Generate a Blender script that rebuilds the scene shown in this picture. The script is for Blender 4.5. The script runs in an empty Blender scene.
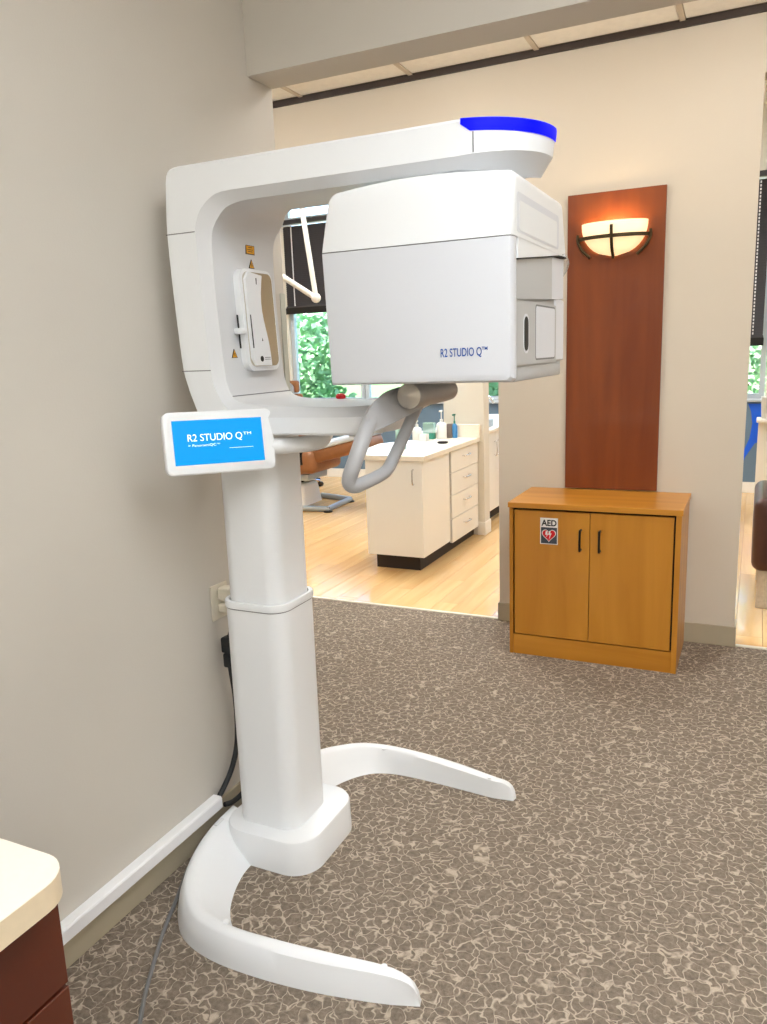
import bpy, bmesh, math, random
from mathutils import Vector, Matrix
random.seed(7)
scn = bpy.context.scene
C = scn.collection

# ------------------------------------------------------------------ camera
IMW, IMH, FPX = 767, 1024, 781.13
YAW, PITCH, ROLL = map(math.radians, (25.546, 11.4, -2.068))
CAMPOS = Vector((0, 0, 1.5))
_f = Vector((-math.sin(YAW)*math.cos(PITCH), math.cos(YAW)*math.cos(PITCH), -math.sin(PITCH)))
_r0 = Vector((math.cos(YAW), math.sin(YAW), 0)); _u0 = _r0.cross(_f)
_r = math.cos(ROLL)*_r0 + math.sin(ROLL)*_u0
_u = -math.sin(ROLL)*_r0 + math.cos(ROLL)*_u0
cam = bpy.data.cameras.new('camera'); camo = bpy.data.objects.new('camera', cam); C.objects.link(camo)
cam.sensor_fit = 'VERTICAL'; cam.sensor_height = 24; cam.lens = FPX/IMH*24; cam.clip_start = 0.05; cam.clip_end = 200
M4 = Matrix((( _r.x, _u.x, -_f.x, CAMPOS.x), (_r.y, _u.y, -_f.y, CAMPOS.y), (_r.z, _u.z, -_f.z, CAMPOS.z), (0,0,0,1)))
camo.matrix_world = M4
scn.camera = camo
def px(x, y, ax, v):
    """pixel -> the point of its line of sight on the plane axis=v (a wall, floor or counter)"""
    d = (x-IMW/2)/FPX*_r - (y-IMH/2)/FPX*_u + _f
    return CAMPOS + d*((v-CAMPOS[ax])/d[ax])

# ------------------------------------------------------------------ world, light, exposure
vs = scn.view_settings
vs.view_transform = 'Standard'; vs.look = 'None'; vs.gamma = 1; vs.use_curve_mapping = False
vs.exposure = 0.98
w = bpy.data.worlds.new('sky'); scn.world = w; w.use_nodes = True
nt = w.node_tree
bg = nt.nodes['Background']; sky = nt.nodes.new('ShaderNodeTexSky')
sky.sky_type = 'NISHITA'; sky.sun_disc = False; sky.sun_elevation = math.radians(48); sky.sun_rotation = math.radians(200)
nt.links.new(sky.outputs[0], bg.inputs[0]); bg.inputs[1].default_value = 0.6
sun = bpy.data.lights.new('sun', 'SUN'); sun.energy = 7; sun.angle = math.radians(2); sun.color = (1, .96, .88)
suno = bpy.data.objects.new('sun', sun); C.objects.link(suno); suno.rotation_euler = (math.radians(42), 0, math.radians(-20))
FILL_MAIN, FILL_HALL, LAMP_OP = 6.6, 5.3, 17.0      # emission of the ceiling fixtures; room and corridor ones are added fill

# ------------------------------------------------------------------ materials
MATS = {}
def mat(name, col, rough=.5, metal=0, noise=None, bump=None, emit=None, trans=0, spec=.5, coat=0, alpha=1, ior=1.45):
    if name in MATS: return MATS[name]
    m = bpy.data.materials.new(name); m.use_nodes = True; n = m.node_tree.nodes; l = m.node_tree.links
    b = n['Principled BSDF']
    b.inputs['Base Color'].default_value = (*col, 1); b.inputs['Roughness'].default_value = rough
    b.inputs['Metallic'].default_value = metal; b.inputs['Specular IOR Level'].default_value = spec
    b.inputs['Coat Weight'].default_value = coat; b.inputs['IOR'].default_value = ior
    if trans: b.inputs['Transmission Weight'].default_value = trans
    if alpha < 1: b.inputs['Alpha'].default_value = alpha
    if emit:
        b.inputs['Emission Color'].default_value = (*emit[0], 1); b.inputs['Emission Strength'].default_value = emit[1]
    if noise or bump:
        tc = n.new('ShaderNodeTexCoord')
    if noise:                      # (scale xyz, amount)
        mp = n.new('ShaderNodeMapping'); mp.inputs['Scale'].default_value = noise[0]
        t = n.new('ShaderNodeTexNoise'); t.inputs['Detail'].default_value = 5; t.inputs['Scale'].default_value = 1
        l.new(tc.outputs['Object'], mp.inputs[0]); l.new(mp.outputs[0], t.inputs[0])
        r = n.new('ShaderNodeValToRGB'); a = noise[1]
        r.color_ramp.elements[0].position = .3; r.color_ramp.elements[1].position = .7
        r.color_ramp.elements[0].color = (*[max(0, c*(1-a)) for c in col], 1)
        r.color_ramp.elements[1].color = (*[min(1, c*(1+a)) for c in col], 1)
        l.new(t.outputs[0], r.inputs[0]); l.new(r.outputs[0], b.inputs['Base Color'])
    if bump:                       # (scale, strength)
        t = n.new('ShaderNodeTexNoise'); t.inputs['Scale'].default_value = bump[0]; t.inputs['Detail'].default_value = 3
        bn = n.new('ShaderNodeBump'); bn.inputs['Strength'].default_value = bump[1]; bn.inputs['Distance'].default_value = .002
        l.new(tc.outputs['Object'], t.inputs[0]); l.new(t.outputs[0], bn.inputs['Height']); l.new(bn.outputs[0], b.inputs['Normal'])
    MATS[name] = m
    return m
def S(r, g, b):                     # 8-bit sRGB -> linear
    f = lambda c: (c/255/12.92) if c <= 10 else ((c/255+.055)/1.055)**2.4
    return (f(r), f(g), f(b))

def wood(name, c1, c2, rough, scale=(14, 14, 1.2), obj_random=0.0, coat=.2):
    m = mat(name, c1, rough, coat=coat); n = m.node_tree.nodes; l = m.node_tree.links; b = n['Principled BSDF']
    tc = n.new('ShaderNodeTexCoord'); mp = n.new('ShaderNodeMapping'); mp.inputs['Scale'].default_value = scale
    oi = n.new('ShaderNodeObjectInfo')
    add = n.new('ShaderNodeVectorMath'); add.operation = 'ADD'
    cb = n.new('ShaderNodeVectorMath'); cb.operation = 'SCALE'; cb.inputs[3].default_value = 37.0
    l.new(oi.outputs['Random'], cb.inputs[0]); l.new(tc.outputs['Object'], mp.inputs[0])
    l.new(mp.outputs[0], add.inputs[0]); l.new(cb.outputs[0], add.inputs[1])
    t = n.new('ShaderNodeTexNoise'); t.inputs['Scale'].default_value = 1; t.inputs['Detail'].default_value = 8; t.inputs['Distortion'].default_value = .6
    l.new(add.outputs[0], t.inputs[0])
    r = n.new('ShaderNodeValToRGB'); r.color_ramp.elements[0].position = .32; r.color_ramp.elements[1].position = .68
    r.color_ramp.elements[0].color = (*c1, 1); r.color_ramp.elements[1].color = (*c2, 1)
    l.new(t.outputs[0], r.inputs[0])
    if obj_random:
        mul = n.new('ShaderNodeMapRange'); mul.inputs[3].default_value = 1-obj_random; mul.inputs[4].default_value = 1+obj_random
        l.new(oi.outputs['Random'], mul.inputs[0])
        mx = n.new('ShaderNodeVectorMath'); mx.operation = 'SCALE'
        l.new(r.outputs[0], mx.inputs[0]); l.new(mul.outputs[0], mx.inputs[3]); l.new(mx.outputs[0], b.inputs['Base Color'])
    else:
        l.new(r.outputs[0], b.inputs['Base Color'])
    return m

def carpet_material():
    m = bpy.data.materials.new('patterned_carpet'); m.use_nodes = True; n = m.node_tree.nodes; l = m.node_tree.links
    b = n['Principled BSDF']; b.inputs['Roughness'].default_value = .95; b.inputs['Specular IOR Level'].default_value = .1
    tc = n.new('ShaderNodeTexCoord')
    def noise(scale, detail, off=0, dist=0):
        mp = n.new('ShaderNodeMapping'); mp.inputs['Location'].default_value = (off, off*1.7, off*.3)
        t = n.new('ShaderNodeTexNoise'); t.inputs['Scale'].default_value = scale; t.inputs['Detail'].default_value = detail
        t.inputs['Distortion'].default_value = dist
        l.new(tc.outputs['Object'], mp.inputs[0]); l.new(mp.outputs[0], t.inputs[0]); return t
    def math_(op, a, v2=None, link2=None):
        k = n.new('ShaderNodeMath'); k.operation = op
        l.new(a, k.inputs[0])
        if link2 is not None: l.new(link2, k.inputs[1])
        elif v2 is not None: k.inputs[1].default_value = v2
        return k.outputs[0]
    # scribbled loops: warped cell borders plus level lines of a noise field, faintly broken up
    wn = n.new('ShaderNodeTexNoise'); wn.inputs['Scale'].default_value = 30; wn.inputs['Detail'].default_value = 1
    l.new(tc.outputs['Object'], wn.inputs[0])
    ws = n.new('ShaderNodeVectorMath'); ws.operation = 'MULTIPLY_ADD'; ws.inputs[1].default_value = (.046, .046, 0)
    l.new(wn.outputs['Color'], ws.inputs[0]); l.new(tc.outputs['Object'], ws.inputs[2])
    lines = None
    for sc_v, wd in ((33, .066),):
        vo = n.new('ShaderNodeTexVoronoi'); vo.feature = 'DISTANCE_TO_EDGE'; vo.inputs['Scale'].default_value = sc_v
        l.new(ws.outputs[0], vo.inputs[0])
        r = n.new('ShaderNodeMapRange'); r.inputs[1].default_value = wd*.35; r.inputs[2].default_value = wd
        r.inputs[3].default_value = 1; r.inputs[4].default_value = 0
        l.new(vo.outputs['Distance'], r.inputs[0])
        lines = r.outputs[0] if lines is None else math_('MAXIMUM', lines, link2=r.outputs[0])
    for off, sc_n, lev, wd in ((3, 38, .46, .035), (17, 33, .55, .030)):
        t = noise(sc_n, 1.5, off, .6)
        a = math_('ABSOLUTE', math_('SUBTRACT', t.outputs[0], lev))
        r = n.new('ShaderNodeMapRange'); r.inputs[1].default_value = wd*.3; r.inputs[2].default_value = wd
        r.inputs[3].default_value = .14; r.inputs[4].default_value = 0
        l.new(a, r.inputs[0]); lines = math_('MAXIMUM', lines, link2=r.outputs[0])
    brk = noise(40, 2, 31); rb = n.new('ShaderNodeMapRange'); rb.inputs[1].default_value = .34; rb.inputs[2].default_value = .54
    rb.inputs[3].default_value = .30; rb.inputs[4].default_value = 1
    l.new(brk.outputs[0], rb.inputs[0])
    lines = math_('MULTIPLY', lines, link2=rb.outputs[0])
    base = n.new('ShaderNodeValToRGB'); bt = noise(70, 4, 3)
    base.color_ramp.elements[0].position = .3; base.color_ramp.elements[1].position = .7
    base.color_ramp.elements[0].color = (*S(110, 99, 88), 1); base.color_ramp.elements[1].color = (*S(140, 127, 113), 1)
    l.new(bt.outputs[0], base.inputs[0])
    mx = n.new('ShaderNodeMixRGB'); mx.inputs[2].default_value = (*S(190, 175, 157), 1)
    l.new(lines, mx.inputs[0]); l.new(base.outputs[0], mx.inputs[1])
    pile = noise(420, 2, 1); pr = n.new('ShaderNodeMapRange'); pr.inputs[3].default_value = .7; pr.inputs[4].default_value = 1.3
    l.new(pile.outputs[0], pr.inputs[0])
    sc = n.new('ShaderNodeVectorMath'); sc.operation = 'SCALE'
    l.new(mx.outputs[0], sc.inputs[0]); l.new(pr.outputs[0], sc.inputs[3]); l.new(sc.outputs[0], b.inputs['Base Color'])
    hm = math_('ADD', math_('MULTIPLY', lines, .6), link2=pile.outputs[0])
    bn = n.new('ShaderNodeBump'); bn.inputs['Strength'].default_value = .6; bn.inputs['Distance'].default_value = .004
    l.new(hm, bn.inputs['Height']); l.new(bn.outputs[0], b.inputs['Normal'])
    return m

WALL  = mat('taupe_wall_paint', S(206, 200, 190), .85, noise=((1.2, 1.2, 1.2), .02), bump=(220, .12))
WALLB = mat('cream_wall_paint', S(212, 202, 186), .85, noise=((1.2, 1.2, 1.2), .02), bump=(220, .12))
CREAM = mat('operatory_wall_paint', S(226, 221, 210), .8, noise=((1.5, 1.5, 1.5), .02))
BLUEW = mat('blue_grey_wall_panel', S(104, 128, 150), .6, noise=((2, 2, 2), .06))
CEIL  = mat('ceiling_tile', S(250, 246, 238), .9, noise=((30, 30, 30), .03), bump=(300, .3))
GRID  = mat('ceiling_grid', S(214, 202, 184), .6)
SOFF  = WALL
DSTRIP= mat('dark_bronze_trim', S(58, 46, 40), .5, noise=((3, 40, 40), .12))
BASEB = mat('vinyl_base_taupe', S(176, 165, 142), .6, noise=((8, 8, 8), .03))
CARPET= carpet_material()
MAPLE = wood('maple_plank', S(222, 176, 114), S(238, 198, 140), .22, (9, .9, 9), .07, coat=.3)
SUBFL = mat('floor_gap', S(178, 130, 84), .8)
OAK   = wood('honey_oak', S(186, 122, 34), S(204, 140, 48), .38, (10, 10, 1.1))
OAKT  = wood('honey_oak_top', S(186, 122, 34), S(204, 140, 48), .38, (1.1, 10, 10))
CHERRY= wood('cherry_panel', S(114, 51, 14), S(134, 67, 22), .42, (10, 10, .8))
MAHOG = wood('mahogany_drawer', S(80, 32, 16), S(98, 44, 22), .38, (12, 3, 1.0))
DARKGAP = mat('dark_gap', S(24, 20, 18), .8)
BLACK = mat('black_metal', S(22, 21, 21), .35, metal=.3)
BRONZE= mat('aged_bronze', S(74, 62, 42), .42, metal=.7, noise=((30, 30, 30), .2))
WHITEP= mat('white_machine_shell', S(235, 237, 239), .32, noise=((2, 2, 2), .006))
GREYP = mat('pale_grey_machine_panel', S(218, 221, 228), .32, noise=((2, 2, 2), .008))
LINER = mat('grey_machine_liner', S(214, 215, 217), .36, noise=((2, 2, 2), .01))
BODYG = mat('grey_scan_body', S(186, 187, 188), .4, noise=((3, 3, 3), .01))
HANDLE= mat('handle_grey_plastic', S(172, 172, 174), .36, noise=((4, 4, 4), .02))
STEEL = mat('brushed_steel', S(190, 186, 180), .28, metal=1, noise=((60, 60, 60), .1))
CHROME= mat('chrome', S(220, 220, 222), .12, metal=1)
MIRROR= mat('patient_mirror', S(214, 206, 190), .06, metal=1)
SEAM  = mat('panel_seam', S(120, 120, 122), .6)
CLEAR = mat('clear_plastic', (.85, .87, .87), .08, alpha=.35)
GLASS = mat('window_glass', (.95, 1, 1), 0, trans=1, ior=1.02, spec=.2)
BLUEL = mat('blue_status_light', S(0, 6, 200), .4, spec=.15, emit=(S(0, 4, 255), .44))
SCREEN= mat('lit_blue_screen', S(0, 20, 40), .3, spec=.2, emit=(S(0, 172, 255), .50))
SCRTXT= mat('screen_lettering', S(240, 250, 255), .4, emit=(S(225, 245, 255), .42))
BLUETXT = mat('blue_lettering', S(30, 84, 168), .5)
YELLOW= mat('warning_yellow', S(222, 158, 10), .5)
INK   = mat('black_ink', S(25, 25, 25), .6)
PAPER = mat('white_sticker', S(236, 234, 230), .6)
RED   = mat('red_print', S(212, 28, 40), .5)
GREYST= mat('grey_print', S(62, 68, 76), .5)
IVORY = mat('ivory_plastic', S(226, 218, 200), .45)
RACE  = mat('white_raceway_plastic', S(240, 240, 242), .42)
CABLE = mat('black_cable', S(40, 42, 44), .5)
GCABLE= mat('grey_cable', S(120, 120, 120), .5)
LAMC  = mat('white_laminate_counter', S(246, 238, 222), .35, noise=((90, 90, 90), .015))
LAMCE = mat('laminate_counter_edge', S(226, 208, 178), .4, noise=((40, 40, 40), .03))
CABW  = mat('white_cabinet_laminate', S(245, 242, 235), .42, noise=((3, 3, 3), .01))
KICK  = mat('dark_toe_kick', S(46, 36, 30), .6)
BLIND = mat('dark_blind_slat', S(58, 54, 56), .55)
BEAD  = mat('blind_bead', S(225, 225, 225), .5)
WFRAME= mat('window_frame_metal', S(196, 206, 214), .4, metal=.2)
LIGHTW= mat('white_enamel_arm', S(222, 217, 208), .35)
LEATH = mat('tan_brown_leather', S(140, 92, 56), .45, noise=((14, 14, 14), .1), bump=(90, .2))
DLEATH= mat('dark_brown_leather', S(70, 38, 28), .38, noise=((14, 14, 14), .1), bump=(90, .2))
PALEB = mat('pale_blue_cover', S(206, 220, 240), .4)
CHAIRW= mat('chair_base_white', S(232, 230, 226), .4)
CHAIRG= mat('chair_grey_metal', S(176, 186, 196), .35, metal=.4)
TEAL  = mat('pale_teal_plastic', S(160, 196, 188), .4)
BLUEB = mat('blue_bottle', S(70, 140, 200), .3)
GREENB= mat('green_bottle', S(60, 140, 120), .3)
BROWNB= mat('brown_grey_box', S(124, 112, 106), .5)
GUARD = mat('clear_corner_guard', S(196, 200, 190), .25)
VIVID = mat('vivid_blue_paint', S(20, 96, 226), .45)
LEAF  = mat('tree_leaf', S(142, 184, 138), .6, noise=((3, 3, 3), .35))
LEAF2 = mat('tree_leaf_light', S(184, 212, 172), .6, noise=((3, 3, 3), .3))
BARK  = mat('tree_bark', S(96, 78, 62), .9, noise=((12, 12, 4), .3))
GRASS = mat('lawn', S(110, 140, 74), .9, noise=((6, 6, 6), .2))
SHADE = mat('lit_glass_shade', S(255, 236, 204), .4, emit=(S(255, 222, 165), .42))
DIFF_MAIN = mat('added_fill_diffuser_room', (1, 1, 1), .6, emit=((.91, .96, 1), FILL_MAIN))
DIFF_HALL = mat('added_fill_diffuser_hall', (1, 1, 1), .6, emit=((1, .975, .94), FILL_HALL))
DIFF_OP = mat('ceiling_fixture_diffuser_operatory', (1, 1, 1), .6, emit=((.94, .975, 1), LAMP_OP))

# ------------------------------------------------------------------ builders
def obj(name, bm, m, parent=None, smooth=None, world=True):
    me = bpy.data.meshes.new(name)
    bmesh.ops.recalc_face_normals(bm, faces=bm.faces[:])
    bm.to_mesh(me); bm.free()
    o = bpy.data.objects.new(name, me); C.objects.link(o)
    if m: me.materials.append(m)
    if smooth:
        for p in me.polygons: p.use_smooth = True
        me.set_sharp_from_angle(angle=math.radians(smooth))
    if parent is not None:
        o.parent = parent
        if world: o.matrix_parent_inverse = mw(parent).inverted()
    return o
def mw(o):
    m = o.matrix_basis.copy()
    return mw(o.parent) @ o.matrix_parent_inverse @ m if o.parent else m
def tag(o, label, cat, group=None):
    o['label'] = label; o['category'] = cat
    if group: o['group'] = group
    return o
def thing(name, label, cat, loc=(0, 0, 0), rz=0, group=None):
    o = bpy.data.objects.new(name, None); C.objects.link(o); o.empty_display_size = .1
    o.location = loc; o.rotation_euler = (0, 0, rz)
    return tag(o, label, cat, group)
def struct(name, bm, m, parent=None, label=None, smooth=None):
    o = obj(name, bm, m, parent, smooth)
    if parent is None: o['kind'] = 'structure'
    if label: o['label'] = label
    return o
def box(a, b, bev=0, seg=2, bm=None):
    n = bm is None
    if n: bm = bmesh.new()
    lo = [min(a[i], b[i]) for i in range(3)]; hi = [max(a[i], b[i]) for i in range(3)]
    r = bmesh.ops.create_cube(bm, size=1)
    for v in r['verts']:
        v.co = Vector([lo[i]+(v.co[i]+.5)*(hi[i]-lo[i]) for i in range(3)])
    if bev:
        vset = set(r['verts'])
        ed = [e for e in bm.edges if e.verts[0] in vset and e.verts[1] in vset]
        bmesh.ops.bevel(bm, geom=ed, offset=bev, segments=seg, affect='EDGES', profile=.5)
    return bm
def tube(pts, rad, n=12, bm=None, caps=True, flat=None):
    """swept tube; rad number or list; flat=(ratio, axis) squashes the section along a world axis"""
    if bm is None: bm = bmesh.new()
    pts = [Vector(p) for p in pts]; rs = rad if isinstance(rad, (list, tuple)) else [rad]*len(pts)
    rings = []; up = None
    for i, p in enumerate(pts):
        t = (pts[min(i+1, len(pts)-1)] - pts[max(i-1, 0)]).normalized()
        if up is None:
            up = Vector((0, 0, 1)) if abs(t.z) < .9 else Vector((1, 0, 0))
        s = t.cross(up).normalized(); up = s.cross(t).normalized()
        ring = []
        for k in range(n):
            a = 2*math.pi*k/n
            d = (s*math.cos(a)+up*math.sin(a))*rs[i]
            if flat: d -= flat[1]*(d.dot(flat[1]))*(1-flat[0])
            ring.append(bm.verts.new(p+d))
        rings.append(ring)
    for A, B in zip(rings, rings[1:]):
        for k in range(n): bm.faces.new((A[k], A[(k+1) % n], B[(k+1) % n], B[k]))
    if caps: bm.faces.new(rings[0][::-1]); bm.faces.new(rings[-1])
    return bm
def spline(pts, sub=6):
    """Catmull-Rom through tuples of any length"""
    out = []; n = len(pts)
    for i in range(n-1):
        p0, p1, p2, p3 = pts[max(i-1, 0)], pts[i], pts[i+1], pts[min(i+2, n-1)]
        for k in range(sub):
            t = k/sub
            out.append(tuple(.5*((2*b)+(-a+c)*t+(2*a-5*b+4*c-d)*t*t+(-a+3*b-3*c+d)*t**3) for a, b, c, d in zip(p0, p1, p2, p3)))
    out.append(tuple(pts[-1])); return out
def loft(secs, bm=None, caps=True, closed=True):
    if bm is None: bm = bmesh.new()
    R = [[bm.verts.new(p) for p in s] for s in secs]; n = len(R[0])
    for A, B in zip(R, R[1:]):
        for k in range(n if closed else n-1): bm.faces.new((A[k], A[(k+1) % n], B[(k+1) % n], B[k]))
    if caps: bm.faces.new(R[0][::-1]); bm.faces.new(R[-1])
    return bm
def rrect(x0, x1, y0, y1, r, n=6):
    out = []
    for cx, cy, a0 in ((x1-r, y1-r, 0), (x0+r, y1-r, 90), (x0+r, y0+r, 180), (x1-r, y0+r, 270)):
        for k in range(n+1):
            a = math.radians(a0+90*k/n); out.append((cx+r*math.cos(a), cy+r*math.sin(a)))
    return out
def prism(poly, ax, a, b, bev=0):
    """extrude 2D polygon along axis ax from a to b"""
    def p3(u, v, t): return {0: (t, u, v), 1: (u, t, v), 2: (u, v, t)}[ax]
    if not bev: return loft([[p3(u, v, t) for u, v in poly] for t in (a, b)])
    cx = sum(p[0] for p in poly)/len(poly); cy = sum(p[1] for p in poly)/len(poly)
    mn = max(max(abs(p[0]-cx), abs(p[1]-cy)) for p in poly)
    def sh(k):
        return [(cx+(u-cx)*(1-k/max(abs(p[0]-cx) for p in poly)), cy+(v-cy)*(1-k/max(abs(p[1]-cy) for p in poly))) for u, v in poly]
    s = 1 if b > a else -1
    L = [(a+s*bev*(1-math.cos(t)), bev*(1-math.sin(t))) for t in (0, math.pi/6, math.pi/3, math.pi/2)]
    L += [(b-s*bev*(1-math.cos(t)), bev*(1-math.sin(t))) for t in (math.pi/2, math.pi/3, math.pi/6, 0)]
    return loft([[p3(u, v, t) for u, v in sh(k)] for t, k in L])
def lathe(prof, cx, cy, n=20, z0=0):
    return loft([[(cx+r*math.cos(2*math.pi*k/n), cy+r*math.sin(2*math.pi*k/n), z0+z) for k in range(n)] for r, z in prof])
def text(name, s, m, parent, origin, xdir, zdir, height, width=None, depth=.0006, bold=0, align='LEFT'):
    cu = bpy.data.curves.new('t', 'FONT'); cu.body = s; cu.size = 1; cu.extrude = 0; cu.offset = bold; cu.align_x = align
    to = bpy.data.objects.new('t', cu); C.objects.link(to)
    bpy.context.view_layer.update()
    me = bpy.data.meshes.new_from_object(to.evaluated_get(bpy.context.evaluated_depsgraph_get()))
    bpy.data.objects.remove(to); bpy.data.curves.remove(cu)
    xs = [v.co.x for v in me.vertices]; ys = [v.co.y for v in me.vertices]
    sy = height/.73; sx = sy if width is None else width/(max(xs)-min(xs))
    X = Vector(xdir).normalized(); Z = Vector(zdir).normalized(); N = X.cross(Z)
    x0 = min(xs)
    for v in me.vertices:
        v.co = Vector(origin)+X*((v.co.x-x0)*sx)+Z*(v.co.y*sy)+N*depth
    me.name = name
    o = bpy.data.objects.new(name, me); C.objects.link(o); me.materials.clear(); me.materials.append(m)
    o.parent = parent; o.matrix_parent_inverse = mw(parent).inverted()
    return o
def shared(name, me, parent, loc):
    o = bpy.data.objects.new(name, me); C.objects.link(o); o.parent = parent
    o.location = loc
    return o

# ------------------------------------------------------------------ room shell
XL, YB, ZC = -1.51, 4.085, 2.925
WEND = 2.415
XR, YR = 2.7, -2.6
OPX0, OPX1, DX0, DX1, HEAD = -3.6, -1.245, -.035, .95, 2.644
FY, OX0, OX1, OZ = 8.6, -7.0, 3.2, 3.65          # operatory
struct('floor', box((-4.6, YR, -.1), (XR, YB+.01, 0)), CARPET)
struct('ceiling', box((-4.6, YR, ZC), (XR, YB, ZC+.1)), CEIL)
struct('wall_left', box((XL-.15, YR, 0), (XL, WEND, ZC)), WALL)
struct('wall_return', box((-4.6, WEND-.15, 0), (XL-.15, WEND, ZC)), WALL)
struct('wall_corridor_end', box((-4.7, WEND-.15, 0), (-4.6, YB, ZC)), WALL)
struct('wall_right', box((XR, YR, 0), (XR+.1, YB, ZC)), WALLB)
struct('wall_rear', box((XL-.15, YR-.1, 0), (XR, YR, ZC)), WALLB)
struct('wall_soffit', box((XL, 2.272, 2.378), (XR, WEND, ZC)), WALL)
T = .12
bw = box((-4.6, YB, 0), (OPX0, YB+T, OZ))
box((OPX1, YB, 0), (DX0, YB+T, OZ), bm=bw); box((DX1, YB, 0), (XR, YB+T, OZ), bm=bw)
box((OPX0, YB, HEAD), (OPX1, YB+T, OZ), bm=bw); box((DX0, YB, HEAD), (DX1, YB+T, OZ), bm=bw)
struct('wall_back', bw, WALLB)
struct('trim_1', box((-4.6, YB-.016, 2.884), (XR, YB-.001, 2.915)), DSTRIP)
# corridor ceiling: lay-in tiles between grid bars
ct = obj('ceiling_grid', box((0, 0, 0), (0.01, .01, .01)), GRID); ct.data.clear_geometry()
gb = bmesh.new()
GX = [-3.02+.66*k for k in range(9)]; GY = [WEND, 2.86, 3.47, YB-.016]
for x in GX: box((x-.012, WEND, 2.908), (x+.012, YB-.017, 2.9245), bm=gb)
for y in GY[1:3]: box((GX[0], y-.012, 2.9085), (GX[-1], y+.012, 2.9245), bm=gb)
gb.to_mesh(ct.data); gb.free(); ct['kind'] = 'structure'
for i in range(8):
    for j in range(3):
        obj('ceiling_tile', box((GX[i]+.014, GY[j]+.014, 2.9115), (GX[i+1]-.014, GY[j+1]-.014, 2.924), .003, 1), CEIL, ct)

def baseboard(name, a, b, h=.105): return struct(name, box(a, b, .003, 1), BASEB)
baseboard('baseboard_left', (XL, YR, 0), (XL+.009, WEND, .105))
baseboard('baseboard_end', (XL-.15, WEND, 0), (XL+.009, WEND+.009, .105))
baseboard('baseboard_back', (OPX1-.009, YB-.009, 0), (DX0+.009, YB, .105))
baseboard('baseboard_jamb_left', (OPX1-.009, YB, 0), (OPX1, YB+T+.009, .105))
baseboard('baseboard_jamb_right', (DX0, YB, 0), (DX0+.009, YB+T+.009, .105))
struct('trim_2', box((OPX0, YB+.005, -.01), (OPX1-.01, YB+.03, .006), .002, 1), IVORY)
struct('trim_3', box((DX0+.01, YB+.005, -.01), (DX1, YB+.03, .006), .002, 1), IVORY)

# operatory shell
sub = struct('floor_operatory', box((OX0, YB+.012, -.1), (OX1, FY, -.012)), SUBFL)
PW, PL = .128, 1.22
x = -6.3; i = 0
while x < 1.15:
    y = YB+.03 - (i*.47 % PL)
    while y < FY-.02:
        y0, y1 = max(y, YB+.03), min(y+PL, FY-.01)
        if y1-y0 > .05:
            # keep to where the openings let one see the floor
            if x+PW > -.82*y0-.1*y1 + .4 - 2.0 and not (-1.2 < x < -.75 and y0 > 7):
                obj('plank', box((x+.0008, y0+.0008, -.0125), (x+PW-.0008, y1-.0008, 0), .0012, 1), MAPLE, sub)
        y += PL
    x += PW; i += 1
struct('ceiling_operatory', box((OX0, YB+T, OZ), (OX1, FY, OZ+.1)), CEIL)
struct('wall_operatory_left', box((OX0-.1, YB, 0), (OX0, FY+.15, OZ)), CREAM)
struct('wall_operatory_right', box((OX1, YB, 0), (OX1+.1, FY+.15, OZ)), CREAM)
struct('wall_operatory_front', box((OX0, YB, 0), (-4.6, YB+T, OZ)), CREAM)
struct('wall_operatory_front_right', box((XR, YB, 0), (OX1, YB+T, OZ)), CREAM)
SILL = .96; WTOP = 3.5
WX = [(-5.27, -4.37), (-4.26, -3.36), (-3.25, -2.35), (-2.24, -1.4), (-.62, .03)]     # glazed bays
fw = box((OX0, FY, 0), (OX1, FY+.15, SILL-.02))
box((OX0, FY, WTOP), (OX1, FY+.15, OZ), bm=fw)
box((OX0, FY, SILL-.02), (WX[0][0]-.06, FY+.15, WTOP), bm=fw)
box((WX[3][1]+.06, FY, SILL-.02), (WX[4][0]-.06, FY+.15, WTOP), bm=fw)
box((WX[4][0]-.06, FY, 3.05), (WX[4][1]+.06, FY+.15, WTOP), bm=fw)
box((WX[4][1]+.06, FY, SILL-.02), (OX1, FY+.15, WTOP), bm=fw)
struct('wall_far', fw, CREAM)
struct('wall_far_panel', box((-5.9, FY-.012, .11), (-1.2, FY, SILL-.02), .002, 1), BLUEW)
struct('baseboard_far', box((-5.9, FY-.02, 0), (1.6, FY, .108), .003, 1), CABW)
def window(n, x0, x1, WTOP=WTOP):
    fr = bmesh.new()
    for a, b in (((x0-.05, SILL-.02), (x0, WTOP)), ((x1, SILL-.02), (x1+.05, WTOP))):
        box((a[0], FY+.03, a[1]), (b[0], FY+.09, b[1]), bm=fr)
    for z0, z1 in ((SILL-.02, SILL+.03), (WTOP-.05, WTOP)) + (((3.12, 3.17),) if WTOP > 3.2 else ()):
        box((x0, FY+.03, z0), (x1, FY+.09, z1), bm=fr)
    o = struct('window_%d' % n, fr, WFRAME)
    obj('pane', box((x0, FY+.058, SILL+.03), (x1, FY+.062, min(3.12, WTOP-.05))), GLASS, o)
    if WTOP > 3.2: obj('pane', box((x0, FY+.058, 3.17), (x1, FY+.062, WTOP-.05)), GLASS, o)
    return o
for n, (a_, b_) in enumerate(WX): window(n+1, a_, b_, 3.05 if n == 4 else WTOP)
struct('trim_4', box((WX[0][0]-.08, FY-.05, SILL-.045), (WX[3][1]+.08, FY+.03, SILL-.02), .004, 1), WFRAME)
struct('trim_5', box((WX[4][0]-.08, FY-.05, SILL-.045), (WX[4][1]+.08, FY+.03, SILL-.02), .004, 1), WFRAME)

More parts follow.
